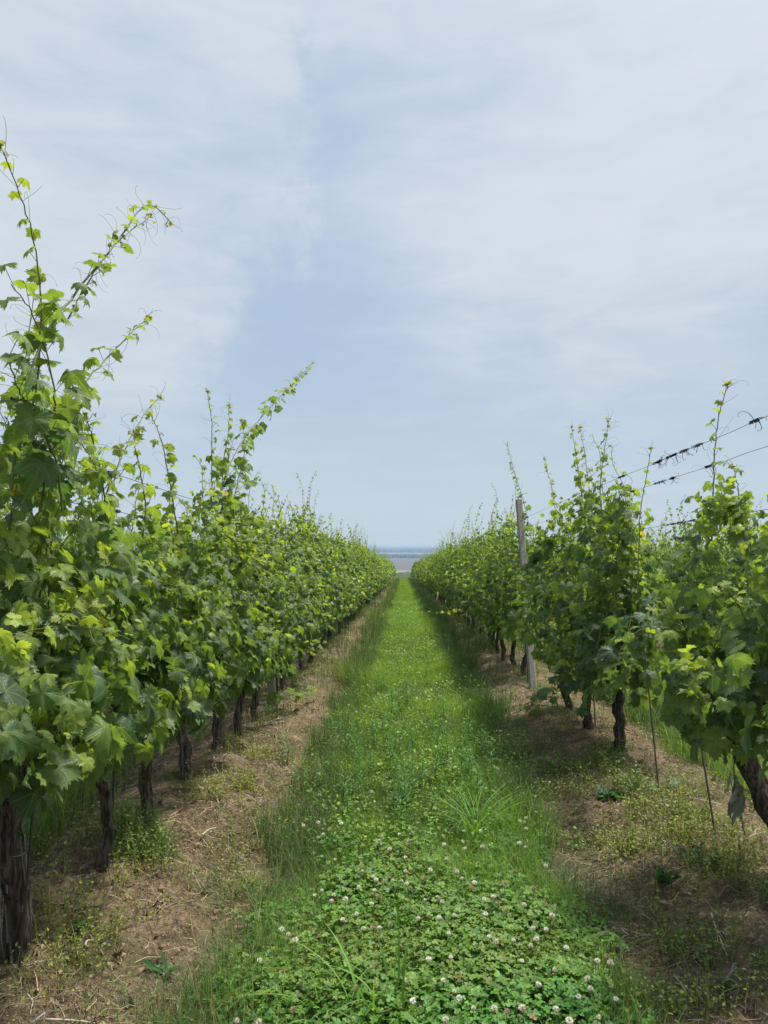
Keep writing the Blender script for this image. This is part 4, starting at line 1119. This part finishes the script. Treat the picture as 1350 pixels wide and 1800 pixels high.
def tuft(px, py, n, h, w, bend, col, label, seed, spread=0.03, cat='grass tuft', grp='tall grass tufts in the path'):
    rs = np.random.RandomState(seed); p = on_ground(px, py); a = Acc()
    P = np.concatenate([rs.normal(0, spread, (n, 2)), np.full((n, 1), -.01)], 1)
    az = np.arctan2(P[:, 1], P[:, 0])+rs.normal(0, .6, n)
    C = np.array(col)*rs.uniform(.7, 1.35, (n, 1))
    blades(a, P, h*rs.uniform(.55, 1.1, n), w*rs.uniform(.6, 1.2, n), np.abs(rs.normal(bend, .3, n)), az, C, 8, rs.normal(0, .4, n), .05)
    o = link('grass_tuft', a.mesh('grass_tuft', M_GRASS), loc=(p[0], p[1], gz(p[0], p[1])))
    tag(o, label, cat, grp)
tuft(835, 1475, 60, .40, .0095, .85, (.13, .27, .045), 'tall broad-bladed grass tuft with arching blades, right of the path centre', 1, .05)
tuft(690, 1790, 20, .36, .015, .55, (.14, .27, .045), 'broad-bladed grass clump rising at the bottom edge of the picture', 2, .06)
tuft(560, 1790, 9, .32, .012, .9, (.11, .24, .04), 'few broad blades bending left at the bottom edge beside the withered clover', 3, .05)
tuft(1010, 1580, 200, .26, .0026, .75, (.055, .125, .035), 'dense tuft of fine dark grass at the right edge of the clover', 4, .09)
tuft(1060, 1620, 130, .20, .0026, .75, (.055, .125, .035), 'smaller fine grass tuft on the soil edge at right', 5, .07)
tuft(890, 1540, 70, .22, .003, .8, (.05, .12, .03), 'fine grass tuft behind the clover flowers on the right', 6, .07)
tuft(420, 1600, 170, .22, .0026, .9, (.13, .18, .06), 'pale fine grass tuft at the left edge of the path', 7, .10)
tuft(300, 1780, 120, .18, .0026, .8, (.05, .12, .03), 'fine grass tuft at the bottom left corner of the grass strip', 8, .09)
tuft(395, 1700, 120, .21, .0026, .8, (.06, .13, .035), 'fine grass tuft between soil and clover at lower left', 9, .10)
tuft(505, 1390, 90, .18, .003, .7, (.05, .12, .03), 'fine grass tuft left of the upright leafy weeds', 10, .08)
tuft(670, 1480, 50, .14, .003, .7, (.07, .15, .03), 'small grass tuft just behind the first clover flowers', 11, .06)
tuft(855, 1290, 120, .22, .004, .6, (.035, .085, .025), 'dark tall grass tuft beside the soil on the right of the path', 12, .10)
tuft(700, 1650, 9, .30, .010, .3, (.11, .24, .04), 'few broad upright blades among the clover flowers', 13, .03)
tuft(1135, 1775, 60, .12, .004, .7, (.07, .15, .03), 'grass tuft at the lower right edge of the strip', 14, .07)

def upright_weed(rs, h, n):
    st, lf = Acc(), Acc()
    pts = smooth_path([(0, 0, -.01), (rs.normal(0, .008), rs.normal(0, .008), h*.5), (rs.normal(0, .02), rs.normal(0, .02), h)], 10)
    st.tube(pts, np.linspace(.0028, .001, 10), (.08, .14, .04), 5)
    z = np.linspace(.12, 1, n)*h; az = np.arange(n)*2.4
    P = np.stack([np.interp(z, pts[:, 2], pts[:, 0]), np.interp(z, pts[:, 2], pts[:, 1]), z], -1)
    D = np.stack([np.cos(az), np.sin(az), .35+.9*(z/h)**3+rs.normal(0, .2, n)], -1)
    herb_leaves(lf, P, D, rs.uniform(.05, .075, n)*(1-.45*(z/h)**2), np.array([.085, .19, .04])*rs.uniform(.75, 1.3, (n, 1)), LANCE_V*np.array([1.25, 1, 1]), rs)
    return st, lf
def weeds():
    rs = np.random.RandomState(66); pr = []
    for k in range(4):
        st, lf = upright_weed(rs, .20+.03*k, 30+4*k)
        r = empty('leafy_weed', (0, -90, 0), 'x', 'weed'); link('stem', st.mesh('stem', M_STEM), r); link('foliage', lf.mesh('foliage', M_HERB), r); pr.append(r)
    spots = [(rs.normal(650, 50), rs.normal(1360, 42)) for _ in range(38)]+[(rs.normal(805, 34), rs.normal(1360, 30)) for _ in range(16)]+[(rs.normal(730, 75), rs.uniform(1240, 1480)) for _ in range(26)]+[(rs.normal(715, 45), rs.uniform(1120, 1260)) for _ in range(26)]
    spots += [(585, 1500), (600, 1470), (505, 1340), (575, 1330), (590, 1300)]
    fst = [True]*4
    for i, (px, py) in enumerate(spots):
        k = rs.randint(4); p = on_ground(px, py)
        o = pr[k] if fst[k] else copy_tree(pr[k]); fst[k] = False
        o.location = (p[0], p[1], gz(p[0], p[1])); o.rotation_euler = (rs.normal(0, .1), rs.normal(0, .1), rs.uniform(0, 6.28)); s = rs.uniform(.5, 1.2); o.scale = (s, s, s)
        w = 'left' if px < 700 else 'right'
        tag(o, 'upright pale green weed with narrow leaves, standing %s of the path centre behind the clover' % w, 'weed', 'upright narrow-leaved weeds %s of the path centre' % w)
    # one dark dry-topped stalk far up the path
    p = on_ground(748, 1158); a = Acc()
    a.tube([(0, 0, 0), (.01, 0, .3), (0, 0, .55)], [.004, .003, .002], (.07, .05, .03), 5)
    r = empty('dry_stalk', (p[0], p[1], gz(p[0], p[1])), 'single dark dry weed stalk with reddish top standing up the path', 'weed')
    link('stem', a.mesh('stem', M_STRAW), r)
    b = Acc(); n = 26; herb_leaves(b, np.stack([rs.normal(0, .07, n), rs.normal(0, .05, n), rs.uniform(.3, .56, n)], -1), rs.normal(0, 1, (n, 3)), rs.uniform(.04, .08, n), np.tile([.14, .09, .05], (n, 1)), LANCE_V, rs)
    link('foliage', b.mesh('foliage', M_HERB), r)
    # dark broad-leaved dock plants on the right soil, lobed herb on the left
    def rosette(px, py, n, size, col, label, name, tv, up=.6):
        p = on_ground(px, py); b = Acc(); az = rs.uniform(0, 6.28, n)
        D = np.stack([np.cos(az), np.sin(az), up+rs.normal(0, .25, n)], -1)
        herb_leaves(b, np.stack([rs.normal(0, .02, n), rs.normal(0, .02, n), rs.uniform(0, .03, n)], -1), D, size*rs.uniform(.6, 1.1, n), np.array(col)*rs.uniform(.75, 1.25, (n, 1)), tv, rs)
        o = link(name, b.mesh(name, M_HERB), loc=(p[0], p[1], gz(p[0], p[1]))); tag(o, label, 'weed', 'broad-leaved weeds on the soil strips')
    DOCK = np.array([[0, 0, 0], [.14, .25, .03], [.16, .6, .0], [0, 1, -.15], [-.16, .6, 0.], [-.14, .25, .03], [0, .5, -.04]])
    rosette(1165, 1545, 16, .10, (.03, .085, .03), 'dark green dock plant with upright leaves below the leaning stake', 'dock_plant', DOCK, 1.1)
    rosette(1215, 1520, 15, .09, (.03, .09, .03), 'dark green dock plant to the right of the upright one', 'dock_plant', DOCK, .9)
    rosette(1260, 1525, 12, .08, (.03, .09, .03), 'small dark dock plant, rightmost of the three', 'dock_plant', DOCK, .8)
    rosette(285, 1700, 16, .07, (.05, .12, .035), 'small lobed green herb alone on the left soil', 'soil_herb', LANCE_V*np.array([2.2, 1, 1]), .5)
    rosette(140, 1640, 12, .05, (.07, .15, .04), 'small round-leaved herb near the thick left trunk', 'soil_herb', OVAL_V, .5)
    rosette(1070, 1400, 18, .11, (.04, .10, .04), 'spreading herb on the soil below the stout black trunk', 'soil_herb', OVAL_V, .35)
weeds()

def fallen_vine_leaves():
    rs = np.random.RandomState(71)
    for px, py, lab in [(1150, 1385, 'pale-backed vine leaf lying on the soil below the tall thin stake'), (1185, 1375, 'vine leaf lying on the soil just right of the tall stake foot'),
                        (1230, 1240, 'vine leaf on the ground in the right alley')]:
        p = on_ground(px, py, .03); a = Acc()
        put_leaves(a, np.zeros((1, 3)), np.array([[.1, -.5, 1.]]), np.array([[1., -.4, 0]]), np.array([.14]), np.array([[.09, .15, .08]]), LT_HI, rs)
        tag(link('fallen_leaf', a.mesh('fallen_leaf', M_LEAF), loc=p), lab, 'leaf', 'fallen vine leaves')
fallen_vine_leaves()

def sticks():
    rs = np.random.RandomState(72)
    L = [((372, 1345), (398, 1325), 'pale dry twig crossing another at the foot of the right-leaning trunk'), ((376, 1330), (384, 1358), 'short pale twig crossing the first one by the trunk foot'),
         ((365, 1385), (385, 1412), 'forked pale twig on the soil in front of the right-leaning trunk'), ((355, 1468), (380, 1455), 'short pale stick lying on the left soil between trunk and grass'),
         ((180, 1600), (197, 1558), 'slim pale stick standing out of the left soil'), ((132, 1600), (180, 1594), 'dark stick lying behind the slim pale one'),
         ((150, 1662), (165, 1652), 'broken pale stalk end on the left soil'), ((80, 1792), (170, 1799), 'pale stick at the bottom left edge of the picture'),
         ((55, 1800), (80, 1780), 'grey sliver of bark at the bottom left'), ((400, 1383), (425, 1385), 'thin twig on the soil by the yellow weeds'),
         ((1308, 1478), (1345, 1462), 'forked pale stick on the soil under the wilted leaves'), ((1250, 1605), (1278, 1680), 'long pale dry stalk lying on the right soil'),
         ((1145, 1590), (1150, 1608), 'short pale chip on the right soil'), ((1228, 1735), (1248, 1772), 'straw-coloured stalk near the bottom right'),
         ((1262, 1720), (1300, 1730), 'grey weathered stick lying at the lower right'), ((1270, 1730), (1295, 1700), 'grey forked twig on the weathered stick'),
         ((1185, 1715), (1210, 1750), 'thin curved stalk lying left of the weathered stick'), ((440, 1280), (500, 1268), 'pruned cane lying on the soil in the left row'),
         ((470, 1270), (500, 1262), 'short pruned cane beside the longer one')]
    for (a0, b0, lab) in L:
        p, q = on_ground(*a0, .012), on_ground(*b0, .02 if 'standing' not in lab else .02)
        if 'standing' in lab: q = atY(*b0, p[1]+.02)
        m = (p+q)/2+np.array([rs.normal(0, .006), rs.normal(0, .006), .008])
        a = Acc(); dark = 'dark' in lab; c = (.07, .05, .035) if dark else (.42, .36, .28)
        if 'grey' in lab: c = (.25, .24, .24)
        r = .0032*(1+.12*p[1]); pts = smooth_path([p, m, q], 10)-p
        a.tube(pts, np.linspace(r, r*.55, 10), c, 6)
        if 'forked' in lab or 'cane' in lab: a.tube(smooth_path([pts[5], pts[5]+np.array([.02, .03, .012]), pts[5]+np.array([.05, .05, .005])], 6), r*.6, c, 5)
        tag(link('dry_stick', a.mesh('dry_stick', M_STRAW), loc=p), lab, 'stick', 'dry sticks and prunings on the soil')
sticks()

# ------------------------------------------------------------------ far plain: woods, ridge, air
def woods():
    rs = np.random.RandomState(91)
    def belt(name, label, y0, y1, x0, x1, n, h, col, kind='stuff'):
        a = Acc()
        s = np.array([(cos(t)*cos(p), sin(t)*cos(p), sin(p)) for p in (-.6, 0.1, .8) for t in np.linspace(0, 2*pi, 7)[:-1]]+[(0, 0, 1)])
        T = []
        for k in range(2):
            for j in range(6): a0 = k*6+j; a1 = k*6+(j+1) % 6; T += [(a0, a1, a1+6), (a0, a1+6, a0+6)]
        for j in range(6): T.append((12+j, 12+(j+1) % 6, 18))
        x = rs.uniform(x0, x1, n); y = rs.uniform(y0, y1, n); sz = h*rs.uniform(.5, 1.0, n)
        P = np.stack([x, y, ground_z(x, y)+sz*.5], -1); I = np.tile(np.eye(3)[None], (n, 1, 1))
        th = rs.uniform(0, 6.28, n); X = np.stack([np.cos(th), np.sin(th), 0*th], -1)*1.2; Y = np.stack([-np.sin(th), np.cos(th), 0*th], -1)
        a.inst(s, np.array(T), P, X, Y, I[:, 2], sz*.75, np.array(col)*rs.uniform(.6, 1.4, (n, 1)))
        tag(link(name, a.mesh(name, M_HERB)), label, kind=kind)
    belt('near_woodland', 'far belt of trees at the foot of the slope, between the rows', 1150, 1500, -500, 700, 1500, 14, (.045, .08, .03))
    belt('plain_woodland', 'dark blue line of woods across the plain', 4300, 5200, -1500, 1500, 5000, 16, (.03, .055, .03))
    belt('distant_woodland', 'palest line of woods on the horizon', 8500, 12500, -3200, 3200, 5000, 38, (.04, .06, .04))
    # low hills on the horizon
    xs = np.linspace(-9000, 9000, 120); V = []; T = []
    for i, x in enumerate(xs):
        h = 46+46*float(fbm(np.array([x/2600.]), np.array([.3]), 7, 4)[0])
        V += [(x, 17500, -70), (x, 19000, -62+h), (x, 22000, -70)]
    for i in range(len(xs)-1):
        for k in range(2): a0 = i*3+k; T += [(a0, a0+3, a0+4), (a0, a0+4, a0+1)]
    a = Acc(); a.add(np.array(V), T, (.06, .08, .05))
    tag(link('hills', a.mesh('hills', M_STRAW)), 'low hazy ridge closing the plain at the horizon', kind='structure')
woods()

def haze():
    me = bpy.data.meshes.new('haze')
    x, y0, y1, z0, z1 = 15200, -13, 26200, -80, 6
    v = [(sx*x, yy, zz) for sx in (-1, 1) for yy in (y0, y1) for zz in (z0, z1)]
    f = [(0, 1, 3, 2), (4, 6, 7, 5), (0, 4, 5, 1), (2, 3, 7, 6), (0, 2, 6, 4), (1, 5, 7, 3)]
    me.from_pydata(v, [], f)
    m, t = new_mat('haze_air')
    vol = t.node('ShaderNodeVolumePrincipled', {'Color': (.50, .67, .90, 1), 'Density': 1.5e-4, 'Anisotropy': 0.0})
    o = t.node('ShaderNodeOutputMaterial'); t.l.new(vol.outputs[0], o.inputs['Volume'])
    me.materials.append(m)
    tag(link('haze', me), 'pale summer haze over the plain', kind='stuff')
haze()
